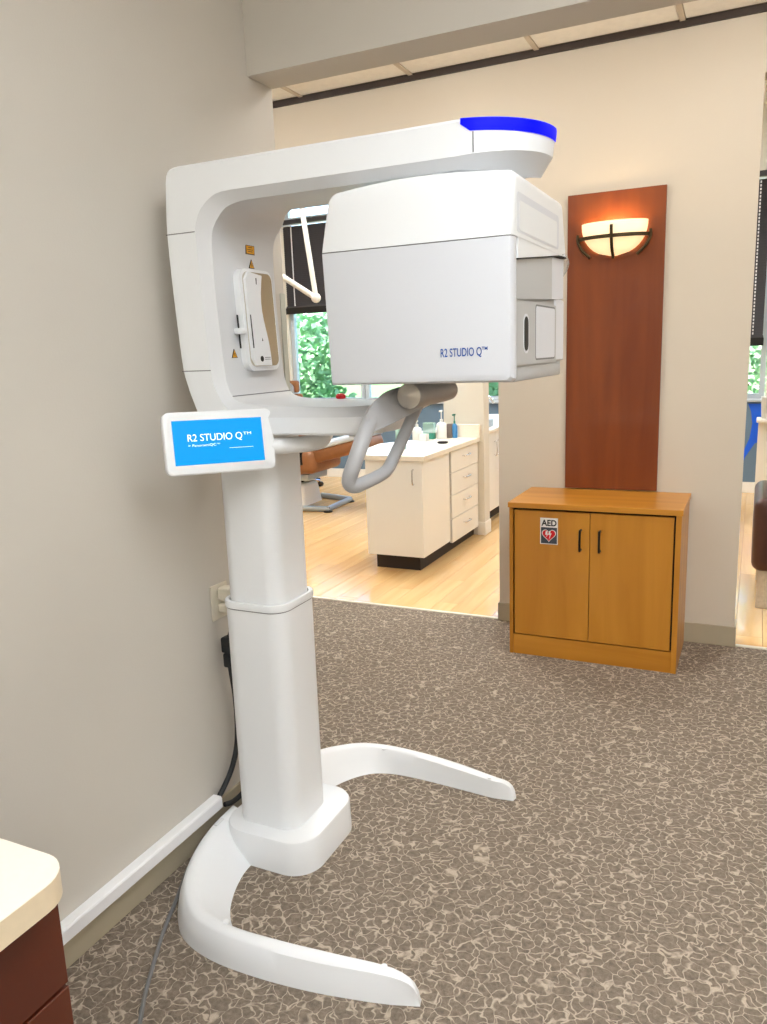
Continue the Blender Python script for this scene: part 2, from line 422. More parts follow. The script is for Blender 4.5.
# ceiling fixtures: frame + diffuser; carpeted room and corridor ones added out of view
def troffer(label, x, y, z, wx, wy, m, grp, drop=0):
    t = thing('ceiling_light', label, 'ceiling light', (x, y, z), 0, grp)
    fr = bmesh.new()
    for a, b in (((-wx/2, -wy/2), (wx/2, -wy/2+.03)), ((-wx/2, wy/2-.03), (wx/2, wy/2)), ((-wx/2, -wy/2+.03), (-wx/2+.03, wy/2-.03)), ((wx/2-.03, -wy/2+.03), (wx/2, wy/2-.03))):
        box((x+a[0], y+a[1], z-.014), (x+b[0], y+b[1], z), bm=fr)
    obj('frame', fr, CEIL, t)
    obj('diffuser', box((x-wx/2+.03, y-wy/2+.03, z-.010), (x+wx/2-.03, y+wy/2-.03, z-.002)) if not drop else box((x-wx/2+.03, y-wy/2+.03, z-drop), (x+wx/2-.03, y+wy/2-.03, z-.002), .02, 3), m, t)
for lab, x, y in (('added unseen rectangular ceiling light in front of the white imaging machine', .1, .75),
                  ('added unseen rectangular ceiling light over the middle of the carpeted room', 1.7, .75),
                  ('added unseen rectangular ceiling light above the mahogany drawer unit', .1, -.75),
                  ('added unseen rectangular ceiling light right of the mahogany drawer unit', 1.7, -.75),
                  ('added unseen rectangular ceiling light in the rear left of the carpeted room', .1, -2.0),
                  ('added unseen rectangular ceiling light in the rear right of the carpeted room', 1.7, -2.0)):
    troffer(lab, x, y, ZC, .6, 1.2, DIFF_MAIN, 'added unseen ceiling lights of the carpeted room')  # unseen fixtures added to light the faces turned towards the camera
for lab, x, y in (('added unseen square ceiling light in the corridor in front of the oak cabinet', -.05, 3.16),
                  ('added unseen square ceiling light in the corridor left of the oak cabinet', -1.37, 3.16),
                  ('added unseen square ceiling light at the left end of the corridor', -2.69, 3.16),
                  ('added unseen square ceiling light in the corridor right of the doorway', 1.27, 3.16)):
    troffer(lab, x, y, 2.911, .58, .56, DIFF_HALL, 'added unseen ceiling lights of the corridor', .10)  # unseen fixtures added, diffusers dropped so their sides light the corridor ceiling
for lab, x, y in (('operatory ceiling light above the brown dental chair', -4.4, 6.3),
                  ('operatory ceiling light above the white peninsula cabinet', -2.6, 5.4),
                  ('operatory ceiling light behind the wall stub', -2.0, 7.4),
                  ('operatory ceiling light beyond the right doorway', .4, 6.0)):
    troffer(lab, x, y, OZ, .6, 1.2, DIFF_OP, 'ceiling lights of the operatory')

# ------------------------------------------------------------------ the imaging machine
YC = 1.89
mach = thing('dental_imaging_machine', 'white upright dental X-ray imaging machine on a forked floor base by the left wall', 'imaging machine', (-1.28, YC, 0))

def foot(side):
    """side -1: towards the camera, +1: away. stations: inner edge xy, outer edge xy, height"""
    st = [(-1.30, 1.78, -1.475, 1.84, .100), (-1.305, 1.70, -1.468, 1.72, .100), (-1.295, 1.64, -1.450, 1.62, .094), (-1.272, 1.575, -1.412, 1.515, .086),
          (-1.238, 1.515, -1.355, 1.436, .080), (-1.190, 1.468, -1.285, 1.382, .077), (-1.120, 1.444, -1.180, 1.355, .075),
          (-1.02, 1.440, -1.045, 1.353, .073), (-.90, 1.446, -.905, 1.366, .070), (-.78, 1.455, -.775, 1.390, .067), (-.715, 1.460, -.70, 1.408, .064)]
    secs = []
    def sec(s, k=1.0):
        ix, iy, ox, oy, h = s
        I = Vector((ix, iy)); O = Vector((ox, oy)); d = O-I; wd = d.length; d = d/wd
        tw = min(.036, wd*.45); inn = max(wd-.026-tw, .008)
        prof = [(0, 0), (inn*.55, h*.55), (inn*.93, h*.93), (inn+.008, h), (inn+tw-.006, h), (inn+tw+.004, h*.93), (wd-.006, h*.4), (wd, 0)]
        return [(I.x+d.x*u, (I.y+d.y*u), z*k) for u, z in prof]
    for s in spline(st, 5): secs.append(sec(s))
    # sloped nose
    for f, k in ((.35, .975), (.6, .90), (.78, .76), (.92, .5), (1.0, .06)):
        s = (-.715+.075*f, 1.460-.008*f, -.70+.065*f, 1.408+.022*f, .064)
        secs.append(sec(s, k))
    if side > 0: secs = [[(x-.03*max(0, (x+1.1)/.45), 2*YC+.012-y, z) for x, y, z in s] for s in secs]
    o = obj('foot', loft(secs), WHITEP, mach, 40)
    # round screw caps let into the top strip
    for qx, qy, z in ((226, 921, .0765), (384, 966, .0668)):
        c_ = px(qx, qy, 2, z); cx_, cy_ = c_.x, c_.y
        if side > 0: cx_, cy_ = cx_-.03*max(0, (cx_+1.1)/.45), 2*YC+.012-cy_
        obj('screw_cap', tube([(cx_, cy_, z-.004), (cx_, cy_, z)], .0085, 16), WHITEP, o, 30)
    return o
foot(-1); foot(1)
BYC = 1.882
bb = rrect(-1.425, -1.103, BYC-.170, BYC+.170, .088, 8)
secs = []
for z, k in ((0, .0), (.098, .002), (.104, .005), (.107, .011)):
    secs.append([(x+(-1.26-x)*k/.16, y+(BYC-y)*k/.17, z) for x, y in bb])
obj('base_block', loft(secs), WHITEP, mach, 35)
obj('cable_slot', box((-1.440, 1.715, .09), (-1.424, 1.76, .1035), .006, 2), LINER, mach)
KYC = 1.872
def colsec(x0, x1, hw, r, z): return [(x, y, z) for x, y in rrect(x0, x1, KYC-hw-.0, KYC+hw, r, 8)]
CX0, CX1 = -1.388, -1.176
lc = obj('lower_column', loft([colsec(CX0, CX1, .106, .052, .1), colsec(CX0, CX1, .106, .052, .792)]), WHITEP, mach, 35)
obj('column_collar', loft([colsec(CX0-.003, CX1+.003, .109, .054, .792), colsec(CX0-.004, CX1+.004, .110, .054, .802),
    colsec(CX0-.002, CX1+.002, .108, .054, .812), colsec(CX0+.008, CX1-.008, .099, .049, .812), colsec(CX0+.008, CX1-.008, .099, .049, .792)], caps=False), WHITEP, mach, 35)
obj('column_seam', loft([colsec(CX0-.0007, CX1+.0007, .1067, .0525, .7885), colsec(CX0-.0007, CX1+.0007, .1067, .0525, .7915)], caps=False), SEAM, lc, 35)
obj('upper_column', loft([colsec(CX0+.012, CX1-.012, .095, .045, .75), colsec(CX0+.012, CX1-.012, .095, .045, 1.308)]), WHITEP, mach, 35)

# --- C-shaped gantry frame
HW = .165
ST = []            # (Ox,Oz,Sx,Sz,Ix,Iz,hw,chamfer,yr)
xc, a = -.620, .182
for k in range(0, 13):
    th = math.radians(4+86*k/12); cx = math.cos(th); sx = math.sin(th)**.95
    ST.append((xc+a*cx, 1.993-.008*cx, xc+a*.955*cx, 1.918+.008*cx, xc+a*.82*cx, 1.894-.010*cx, HW*sx, min(.02+.05*cx, HW*sx*.6), .004))
core = [(-.80, 1.993, -.80, 1.918, -.80, 1.894), (-1.0, 1.994, -1.0, 1.918, -1.0, 1.894), (-1.14, 1.994, -1.14, 1.918, -1.14, 1.894),
        (-1.25, 1.994, -1.245, 1.917, -1.20, 1.893), (-1.33, 1.994, -1.284, 1.905, -1.243, 1.885), (-1.395, 1.993, -1.306, 1.889, -1.264, 1.872),
        (-1.420, 1.975, -1.318, 1.877, -1.276, 1.860), (-1.428, 1.91, -1.330, 1.855, -1.290, 1.842), (-1.433, 1.828, -1.337, 1.82, -1.301, 1.807),
        (-1.430, 1.70, -1.333, 1.70, -1.302, 1.70), (-1.424, 1.58, -1.328, 1.58, -1.297, 1.58), (-1.417, 1.48, -1.322, 1.48, -1.290, 1.47),
        (-1.407, 1.437, -1.317, 1.445, -1.283, 1.430), (-1.393, 1.395, -1.301, 1.404, -1.270, 1.403), (-1.370, 1.345, -1.272, 1.370, -1.244, 1.387),
        (-1.330, 1.315, -1.225, 1.353, -1.195, 1.380), (-1.26, 1.303, -1.17, 1.349, -1.135, 1.378), (-1.10, 1.303, -1.08, 1.349, -1.07, 1.377)]
core = spline(core, 3)
ST += [(*c, HW, .02, .006) for c in core]
xe, ae = -.985, .135
for k in range(10):
    th = math.radians(90-86*k/9); cx = math.cos(th); sx = math.sin(th)**.75
    ST.append((xe+ae*cx*.97, 1.303, xe+ae*cx, 1.349, xe+ae*.97*cx, 1.374, HW*sx, min(.02, HW*sx*.5), .006*sx))
def ring(s):
    Ox, Oz, Sx, Sz, Ix, Iz, hw, ch, yr = s
    top = min(1, max(0, (Iz-1.86)/.03))*min(1, max(0, (Ix+1.27)/.10))          # the upper arm is slimmer at the back
    hf = hw*(1-.62*top)
    d = Vector((Sx-Ox, Sz-Oz)); d.normalize(); Mx, Mz = Ox+d.x*.006, Oz+d.y*.006
    r = min(yr, hw*.3)
    return [(Ox, YC-hw+r, Oz), (Mx, YC-hw, Mz), (Sx, YC-hw, Sz), (Ix, YC-hw+ch, Iz), (Ix, YC+hf-ch, Iz), (Sx, YC+hf, Sz), (Mx, YC+hf, Mz), (Ox, YC+hf-r, Oz)]
RG = [ring(s) for s in ST]
def strip(idx, m, name, par, caps=None):
    bm = bmesh.new(); R = [[bm.verts.new(r[i]) for i in idx] for r in RG]
    for A, B in zip(R, R[1:]):
        for k in range(len(idx)-1): bm.faces.new((A[k], A[k+1], B[k+1], B[k]))
    if caps:
        for q in (R[0], R[-1]): bm.faces.new(q)
    bmesh.ops.remove_doubles(bm, verts=bm.verts[:], dist=1e-6)
    return obj(name, bm, m, par, 32)
fshell = strip([5, 6, 7, 0, 1, 2], WHITEP, 'gantry_frame', mach, True)
fliner = strip([2, 3, 4, 5], LINER, 'frame_liner', mach, True)
# seams in the shell
for xa, xb, za in ((-1.432, -1.338, 1.829), (-1.416, -1.321, 1.474)):
    obj('panel_seam', box((xa, YC-HW-.0007, za-.0012), (xb, YC-HW+.002, za+.0012)), SEAM, fshell)
obj('panel_seam', box((-.5812, YC-HW*.978-.0007, 1.922), (-.5788, YC-HW*.978+.003, 1.964)), SEAM, fshell)
sm = box((-1.3032, YC-HW+.02, 1.8285), (-1.300, YC+HW-.02, 1.8310))
obj('panel_seam', sm, SEAM, fliner)
obj('panel_seam', box((-1.2725, YC-HW+.02, 1.4025), (-1.2695, YC+HW-.02, 1.405)), SEAM, fliner)
# blue light band round the end of the upper arm
pth = []
for k in range(27):
    t = -86+172*k/26                      # degrees from +x
    th = math.radians(abs(t)); s = 1 if t > 0 else -1
    if abs(t) <= 90: X, Y = xc+a*math.cos(th), YC+s*HW*math.sin(th)**.95
    else: X, Y = xc-.012, YC+s*HW
    pth.append((X, Y))
secs = []
for k, (X, Y) in enumerate(pth):
    d = Vector((X-xc, Y-YC)).normalized()*.0025
    e = min(k, 26-k); drop = .026 if e > 1 else (.026 if e else .012)
    ix, iy = X-d.x*9, Y-d.y*9
    fx = .93+.07*(1-drop/.075)
    bk = lambda v: YC+(v-YC)*(.38 if v > YC else 1)
    zt = 1.9936-.008*max(0, (X-xc)/a); Yb_ = bk(Y)
    secs.append([(ix, bk(iy), zt), (X+d.x*.2, Yb_+d.y*.2, zt+.0003), (X+d.x*.6, Yb_+d.y*.6, zt-.005), (xc+(X-xc)*.985+d.x*.8, Yb_+d.y*.6, zt-drop), (ix, bk(iy), zt-drop)])
obj('accent_light', loft(secs), BLUEL, mach, 40)

# inner face: mirror panel with white cover, sliders, warning labels
XI = -1.2965
def ptilt(y, z, off=0):          # liner face leans a little: x along it
    return -1.302+(.0005 if z > 1.7 else (1.7-z)*.05)+off
def plate(poly, off0, off1, name, m, par, smooth=None):
    return obj(name, loft([[(ptilt(y, z, o), y, z) for y, z in poly] for o in (off0, off1)]), m, par, smooth)
PY0, PY1, PZ0, PZ1 = 1.829, 1.990, 1.468, 1.744
hous = plate(rrect(PY0, PY1, PZ0, PZ1, .03, 6), -.002, .020, 'mirror_housing', WHITEP, mach, 40)
plate(rrect(PY0+.012, PY1-.006, PZ0+.012, PZ1-.008, .022, 6), .020, .0215, 'mirror', MIRROR, hous)
wave = [(PY0+.014, PZ0+.035), (PY0+.03, PZ0+.014), (PY0+.104, PZ0+.013)]
for k in range(11):
    t = k/10; wave.append((PY0+.104-.014*t-.010*math.sin(t*math.pi*1.0)+.006*math.sin(t*7), PZ0+.014+(.246)*t))
wave += [(PY0+.03, PZ1-.009), (PY0+.014, PZ1-.028)]
cover = plate(wave, .0215, .030, 'cover_panel', WHITEP, hous, 40)
for y0, z0, z1 in ((PY0-.006, 1.53, 1.62), (PY0+.020, 1.53, 1.62)):
    plate([(y0-.0022, z0), (y0+.0022, z0), (y0+.0022, z1), (y0-.0022, z1)], .004 if y0 < PY0 else .030, .0045+.002 if y0 < PY0 else .0312, 'slider_slot', INK, hous)
obj('slider_knob', box((ptilt(0, 1.575, .0), PY0-.022, 1.568), (ptilt(0, 1.575, .024), PY0+.006, 1.584), .003, 2), WHITEP, mach, 40)
plate([(PY0+.062, 1.70), (PY0+.066, 1.70), (PY0+.066, 1.72), (PY0+.062, 1.72)], .030, .0307, 'printed_mark', INK, hous)
plate([(PY0+.056+.008*math.cos(k*math.pi/6), 1.50+.008*math.sin(k*math.pi/6)) for k in range(12)], .030, .0307, 'round_mark', INK, hous)
plate([(PY0+.064, 1.549), (PY0+.070, 1.549), (PY0+.067, 1.558)], .030, .0307, 'arrow_mark', INK, hous)
for z in (1.4975, 1.5025): plate([(PY0+.070, z), (PY0+.098, z), (PY0+.098, z+.0018), (PY0+.070, z+.0018)], .030, .0306, 'printed_line', SEAM, hous)
lab = plate([(1.896, 1.787), (1.938, 1.787), (1.938, 1.812), (1.896, 1.812)], -.002, .0012, 'warning_label', INK, mach)
plate([(1.898, 1.789), (1.936, 1.789), (1.936, 1.810), (1.898, 1.810)], .0012, .0016, 'yellow_field', YELLOW, lab)
for z, y0, y1 in ((1.805, 1.908, 1.926), (1.799, 1.903, 1.930), (1.794, 1.906, 1.927)):
    plate([(y0, z), (y1, z), (y1, z+.0016), (y0, z+.0016)], .0016, .0018, 'printed_line', INK, lab)
for yc_, zc_ in ((1.920, 1.760), (1.797, 1.515)):
    w_ = .013
    o = plate([(yc_-w_, zc_-.010), (yc_+w_, zc_-.010), (yc_, zc_+.014)], -.002, .0012, 'warning_triangle', INK, mach)
    plate([(yc_-w_*.78, zc_-.0085), (yc_+w_*.78, zc_-.0085), (yc_, zc_+.0105)], .0012, .0016, 'yellow_field', YELLOW, o)
    plate([(yc_-.0018, zc_-.005), (yc_+.0018, zc_-.005), (yc_+.0012, zc_+.004), (yc_-.0012, zc_+.004)], .0016, .0018, 'warning_sign', INK, o)

# --- rotating scan head under the upper arm
HX0, HX1, HY0, HY1, HZ0, HZ1, HZS = -.920, -.468, 1.635, 2.158, 1.432, 1.868, 1.731
def head_sec(y, ins, z0, z1, lean):
    pts = []
    for x, z in rrect(HX0+ins, HX1-ins, z0, z1, .022, 5): pts.append((x, y, z))
    return pts
def head_shell(z0, z1, y0, y1, top):
    secs = []
    for dy, ins in ((0, .012), (.003, .005), (.010, .001), (.02, 0)):
        secs.append((y0+dy, ins))
    secs += [(y1-.02, 0), (y1-.006, .003), (y1, .012)]
    out = []
    for y, ins in secs:
        s = []
        zt, zb = (z1-ins if top else z1), (z0 if top else z0+ins)
        n = 12
        # bottom edge left->right, right side, top right->left with a light crown, left side
        r = .03 if top else 0
        L, Rr = HX0+ins, HX1-ins
        if top:
            poly = [(L+.0, zb), (Rr, zb)]
            for k in range(6):
                t = math.pi/2*k/5; poly.append((Rr-.018+.018*math.cos(t), zt-.018-.004+.018*math.sin(t)))
            for k in range(1, 8):
                t = k/8; xx = Rr-.018-(Rr-L-.06)*t; poly.append((xx, zt-.004+.012*math.sin(math.pi*min(1, t*.98))))
            for k in range(6):
                t = math.pi/2*k/5; poly.append((L+.042-.030*math.sin(t), zt-.004-.030+.030*math.cos(t)))
            poly.append((L+.002, zb+.02))
        else:
            poly = [(L+.012, zb)]
            poly += [(Rr-.008, zb), (Rr, zb+.008), (Rr, zt), (L, zt), (L+.010, zb+.010)]
        fr = max(0, 1-(y-y0)/.15)
        bk_ = max(0, 1-(y1-y)/.15) if top else 0
        for x_, z_ in poly: s.append((x_, y+fr*max(0, z_-HZS)*.16-bk_*max(0, z_-HZS)*.45, z_))
        out.append(s)
    return loft(out)
up = obj('scan_head_cover', head_shell(HZS+.0012, HZ1, HY0, HY1, True), WHITEP, mach, 30)
lo = obj('scan_head_panel', head_shell(HZ0, HZS-.0012, HY0, HY0+.05, False), GREYP, mach, 30)
obj('panel_seam', box((HX0+.004, HY0+.004, HZS-.0013), (HX1-.004, HY0+.045, HZS+.0013)), SEAM, lo)
SX = HX1
body = obj('scan_body', box((HX0+.02, HY0+.045, HZ0+.004), (SX-.012, HY1-.012, HZS-.001), .006, 2), BODYG, mach, 40)
obj('cover_skirt', prism([(1.684, 1.7325), (1.684, 1.690), (2.10, 1.7325)], 0, SX-.030, SX-.0005), WHITEP, up)
obj('upper_side_plate', prism([(1.684, 1.606), (2.005, 1.620), (2.005, 1.719), (1.684, 1.687)], 0, SX-.020, SX-.004), BODYG, body)
obj('upper_side_bevel', loft([[(SX-.02, 2.005, 1.620), (SX-.004, 2.005, 1.620), (SX-.004, 2.005, 1.719), (SX-.02, 2.005, 1.719)], [(SX-.03, 2.160, 1.628), (SX-.010, 2.160, 1.628), (SX-.010, 2.160, 1.729), (SX-.03, 2.160, 1.729)]]), GREYP, body)
sp_ = obj('side_plate', loft([[(x, y, z) for y, z in rrect(1.686, 2.062, 1.466, 1.606, .006, 3)] for x in (SX-.02, SX-.006)]), BODYG, body)
obj('side_edge_plate', box((SX-.03, 2.064, 1.468), (SX-.008, 2.160, 1.624), .003, 1), GREYP, body)
obj('lower_lip', box((SX-.04, 1.686, 1.430), (SX-.010, 2.135, 1.464), .005, 2), BODYG, body, 40)
obj('lens_slot', loft([[(x, y, z) for y, z in rrect(1.752, 1.787, 1.497, 1.572, .0155, 6)] for x in (SX-.007, SX-.005)]), INK, sp_)
obj('slot_rim', loft([[(x, y, z) for y, z in rrect(1.746, 1.793, 1.491, 1.578, .02, 6)] for x in (SX-.0075, SX-.0055)]), GREYP, sp_)
obj('window_panel', loft([[(x, y, z) for y, z in rrect(1.856, 2.046, 1.478, 1.598, .008, 4)] for x in (SX-.007, SX-.0052)]), GREYP, sp_)
obj('window_rim', loft([[(x, y, z) for y, z in rrect(1.852, 2.050, 1.474, 1.602, .010, 4)] for x in (SX-.0065, SX-.0056)]), SEAM, sp_)
obj('dark_gap_line', prism([(1.684, 1.6865), (2.06, 1.7265), (2.150, 1.729), (2.150, 1.7315), (2.06, 1.7295), (1.684, 1.6895)], 0, SX-.02, SX+.0002), INK, body)
# bevelled inset in the side of the upper cover
inset = obj('side_inset', loft([[(SX-.001, y, z) for y, z in rrect(1.672, 2.055, 1.742, 1.822, .012, 4)], [(SX+.0006, y, z) for y, z in rrect(1.672, 2.055, 1.742, 1.822, .012, 4)]]), GREYP, up)
obj('side_inset_field', loft([[(x, y, z) for y, z in rrect(1.69, 2.035, 1.746, 1.806, .008, 4)] for x in (SX-.001, SX+.0012)]), WHITEP, up)
# clear visor curling past the far edge
secs = []
for k in range(9):
    t = k/8; y = 2.10+.17*t; z = 1.736-.040*t**2
    w_ = .004-.05*t**3
    secs.append([(SX-.10, y, z), (SX+w_, y, z), (SX+w_+.002, y, z-.012*t), (SX+w_, y, z-.012*t), (SX+w_-.002, y, z-.003), (SX-.10, y, z-.003)])
obj('clear_visor', loft(secs), CLEAR, mach, 30)
text('lettering', 'R2 STUDIO Q', BLUETXT, lo, (-.6285, HY0-.0004, 1.4895), (1, 0, 0.012), (0, 0, 1), .0185, .094, bold=.012)
text('trademark', 'TM', BLUETXT, lo, (-.5345, HY0-.0004, 1.5015), (1, 0, .012), (0, 0, 1), .0075, .013, bold=.02)
# pivot between arm and head
obj('head_pivot', lathe([(.11, 1.868), (.115, 1.872), (.115, 1.888), (.12, 1.895)], -.66, YC, 32), LINER, mach, 30)

# --- patient handle
hx, hz = -.751, 1.400
hub = obj('handle_hub', lathe([(.0305, 0), (.0315, .01), (.0315, .07), (.030, .075), (.030, .20), (.027, .27), (.018, .292), (.004, .297)], 0, 0, 28), HANDLE, mach, 35)
hub.data.transform(Matrix.Translation((hx, 1.735, hz)) @ Matrix.Rotation(-math.pi/2, 4, 'X'))
dsk = bmesh.new(); n = 40
vs_ = [dsk.verts.new((hx+.030*math.cos(2*math.pi*k/n), 1.7345, hz+.030*math.sin(2*math.pi*k/n))) for k in range(n)]
cv = dsk.verts.new((hx, 1.7285, hz))
for k in range(n): dsk.faces.new((vs_[k], vs_[(k+1) % n], cv))
def brushed_disc():
    m = mat('spun_steel_disc', S(196, 190, 182), .34, metal=1); n_ = m.node_tree.nodes; l = m.node_tree.links
    b = n_['Principled BSDF']; b.inputs['Anisotropic'].default_value = .95; b.inputs['Anisotropic Rotation'].default_value = .25
    tg = n_.new('ShaderNodeTangent'); tg.direction_type = 'RADIAL'; tg.axis = 'Y'; l.new(tg.outputs[0], b.inputs['Tangent'])
    return m
ds = obj('hub_disc', dsk, brushed_disc(), mach)
ds.data.transform(Matrix.Translation((-hx, 0, -hz))); ds.location = (hx, 0, hz); ds.matrix_parent_inverse = mw(mach).inverted()
obj('hub_clip', box((hx-.012, 1.86, hz+.024), (hx+.02, 1.93, hz+.036), .003, 1), STEEL, hub)
H = lambda x, y, Y: tuple(px(x, y, 1, Y))
lp = [H(399, 397, 1.775), H(388, 402, 1.735), H(377, 411, 1.69), H(368, 426, 1.64), H(360, 447, 1.59), H(353, 467, 1.57), H(349.5, 478, 1.57), H(350, 484, 1.575),
      H(355, 486, 1.585), H(364, 483, 1.61), H(377, 477, 1.655), H(385, 472, 1.69), H(389, 467, 1.71), H(393, 459, 1.73), H(401, 442, 1.77), H(409, 424, 1.805), H(416, 408, 1.83), H(421, 398, 1.85)]
rr = [.024, .023, .021, .0195, .0185, .0180, .0178, .0176, .0172, .0165, .0158, .0155, .0155, .0152, .0150, .0150, .0155, .018]
sp4 = spline([(*p, r) for p, r in zip(lp, rr)], 6)
obj('handle_loop', tube([p[:3] for p in sp4], [p[3] for p in sp4], 16), HANDLE, mach, 60)
# the arm cheek that carries the hub, seen as a broad blade
ck = bmesh.new(); secs = []
for (x0, y0, x1, y1, Y, th) in ((404, 386, 415, 408, 1.79, .05), (393, 388.5, 403, 415.5, 1.742, .055), (382, 393.5, 391, 422, 1.695, .05), (373, 402, 380, 428, 1.655, .04), (366, 413, 370, 433, 1.625, .03)):
    A = px(x0, y0, 1, Y); B = px(x1, y1, 1, Y); A2 = A+Vector((.012, th, 0)); B2 = B+Vector((.012, th, .006))
    e = (A-B).normalized()*.004
    secs.append([tuple(q) for q in (A-e, A+Vector((0, .006, 0)), A2, A2-e, B2+e, B2, B+Vector((0, .006, 0)), B+e)])
secs = [list(s) for s in zip(*[spline([s[k] for s in secs], 4) for k in range(8)])]
obj('handle_arm', loft(secs, ck), HANDLE, mach, 40)
obj('tray_bracket', loft([[(x, y, z) for y, z in rrect(YC-w2, YC+w2, z0, z1, .008, 4)] for x, w2, z0, z1 in ((-.95, .10, 1.318, 1.368), (-.85, .085, 1.335, 1.378), (-.765, .07, 1.372, 1.405))]), LINER, mach, 40)
obj('tray_knob', lathe([(.010, 1.293), (.012, 1.296), (.012, 1.304)], -.94, 1.80, 16), LINER, mach, 30)

obj('stop_button', lathe([(.012, 1.368), (.012, 1.379), (.0145, 1.380), (.0145, 1.388), (.010, 1.3915), (.002, 1.3925)], -1.098, 2.036, 20), RED, mach, 40)
# --- touch screen on its arm
def P3(x, y, d):
    dr = (x-IMW/2)/FPX*_r - (y-IMH/2)/FPX*_u + _f
    return CAMPOS+dr*d
TL, TR, BL = P3(161, 413, 1.93), P3(271, 408, 2.045), P3(164, 477, 1.93)
mx_ = (TR-TL); MWd = mx_.length; mx_.normalize()
mz_ = (TL-BL); mz_ = (mz_-mx_*mz_.dot(mx_)); MHt = mz_.length; mz_.normalize()
my_ = mx_.cross(mz_)          # toward viewer? flip below
if my_.dot(CAMPOS-TL) < 0: my_ = -my_
ctr = TL+mx_*MWd/2-mz_*MHt/2
def MP(u, v, d): return tuple(ctr+mx_*u+mz_*v+my_*d)
def mslab(w_, h_, r, d0, d1, name, m, par, bev=.004):
    return obj(name, loft([[MP(u, v, d) for u, v in rrect(-w_/2+i, w_/2-i, -h_/2+i, h_/2-i, r-i*.5, 6)] for d, i in ((d0, .006), (d0+.006, 0), (d1-.003, 0), (d1, .003))]), m, par, 40)
ts = mslab(MWd, MHt, .018, -.032, 0, 'touch_screen', WHITEP, mach)
sw, sh = MWd*.815, MHt*.71
obj('display', loft([[MP(u-.004, v+.001, d) for u, v in ((-sw/2, -sh/2), (sw/2, -sh/2), (sw/2, sh/2), (-sw/2, sh/2))] for d in (-.002, .0006)]), SCREEN, ts)
text('screen_title', 'R2 STUDIO Q', SCRTXT, ts, MP(-sw/2+0.032, .004, .0007), mx_, mz_, .0185, .139)
text('screen_trademark', 'TM', SCRTXT, ts, MP(-sw/2+0.174, .014, .0007), mx_, mz_, .0075, .021)
text('screen_subtitle', '> PanoramiQC', SCRTXT, ts, MP(-sw/2+0.032, -.0095, .0007), mx_, mz_, .0062, .070)
text('screen_subtitle_mark', 'TM', SCRTXT, ts, MP(-sw/2+0.104, -.0065, .0007), mx_, mz_, .003, .008)
obj('screen_rule', loft([[MP(u, v, d) for u, v in ((.021, -.0180), (.083, -.0180), (.083, -.0173), (.021, -.0173))] for d in (.0006, .0008)]), SCRTXT, ts)
arm = [P3(264, 446, 2.06), P3(279, 446, 2.07), P3(294, 445, 2.09), P3(308, 443.5, 2.11), P3(320, 440, 2.14), P3(326, 432, 2.17), P3(327, 424, 2.18)]
sp5 = spline([(*p, r) for p, r in zip(arm, (.020, .022, .0215, .0225, .0235, .022, .020))], 5)
obj('screen_arm', tube([p[:3] for p in sp5], [p[3] for p in sp5], 16), WHITEP, mach, 60)

# ------------------------------------------------------------------ left wall: raceway, outlet, cables, corner guard
rw = thing('cable_raceway', 'white plastic cable raceway along the base of the left wall', 'raceway', (XL+.012, .9, .095))
obj('channel', box((XL+.0005, .55, .093), (XL+.034, 1.815, .135), .003, 1), RACE, rw)
obj('lid', box((XL+.034, .55, .097), (XL+.0365, 1.812, .131), .001, 1), RACE, rw)
cg = tag(obj('corner_guard', box((XL, WEND-.028, .86), (XL+.004, WEND+.002, 1.72), .0015, 1), GUARD), 'narrow pale corner guard strip on the end of the left wall', 'corner guard')
ot = thing('wall_outlet', 'ivory wall outlet plate behind the machine column', 'outlet', (XL, 1.92, .75))
obj('cover_plate', box((XL, 1.878, .694), (XL+.006, 1.962, .808), .002, 1), IVORY, ot)
for z in (.775, .732):
    rc = obj('receptacle', loft([[(x, y, zz) for y, zz in rrect(1.902, 1.940, z-.015, z+.015, .012, 4)] for x in (XL+.005, XL+.008)]), IVORY, ot)
pg = thing('power_plug', 'ivory plug pushed into the upper socket of the wall outlet', 'plug', (XL+.008, 1.921, .775))
obj('plug_body', box((XL+.008, 1.904, .757), (XL+.05, 1.946, .800), .008, 3), IVORY, pg, 40)
pg2 = thing('power_plug', 'ivory angled plug in the lower socket with a black lead', 'plug', (XL+.008, 1.921, .73))
obj('plug_body', box((XL+.008, 1.902, .716), (XL+.04, 1.942, .748), .008, 3), IVORY, pg2, 40)
obj('lead', tube(spline([(XL+.036, 1.922, .722), (XL+.043, 1.922, .70), (XL+.040, 1.918, .66), (XL+.033, 1.914, .638)], 5), .0055, 8), CABLE, pg2, 60)
pc = thing('power_cable', 'black power cable with inline connector hanging behind the machine column', 'cable', (XL+.03, 1.94, 0))
obj('connector', box((XL+.012, 1.896, .585), (XL+.048, 1.930, .637), .006, 2), CABLE, pc, 40)
obj('connector', box((XL+.014, 1.899, .535), (XL+.045, 1.929, .583), .006, 2), CABLE, pc, 40)
obj('wire', tube(spline([(XL+.03, 1.914, .54), (XL+.026, 1.924, .50), (XL+.022, 1.938, .42), (XL+.018, 1.942, .32), (XL+.020, 1.928, .25), (XL+.022, 1.892, .19), (XL+.020, 1.845, .145), (XL+.018, 1.805, .118)], 6), .009, 10), CABLE, pc, 60)
sc_ = tag(obj('signal_cable', tube(spline([(XL+.040, 1.818, .104), (XL+.048, 1.85, .098), (XL+.052, 1.90, .103), (XL+.050, 1.945, .13), (XL+.048, 1.965, .17)], 6), .0085, 10), CABLE, None, 60), 'short black cable curling out of the raceway end behind the foot', 'cable')
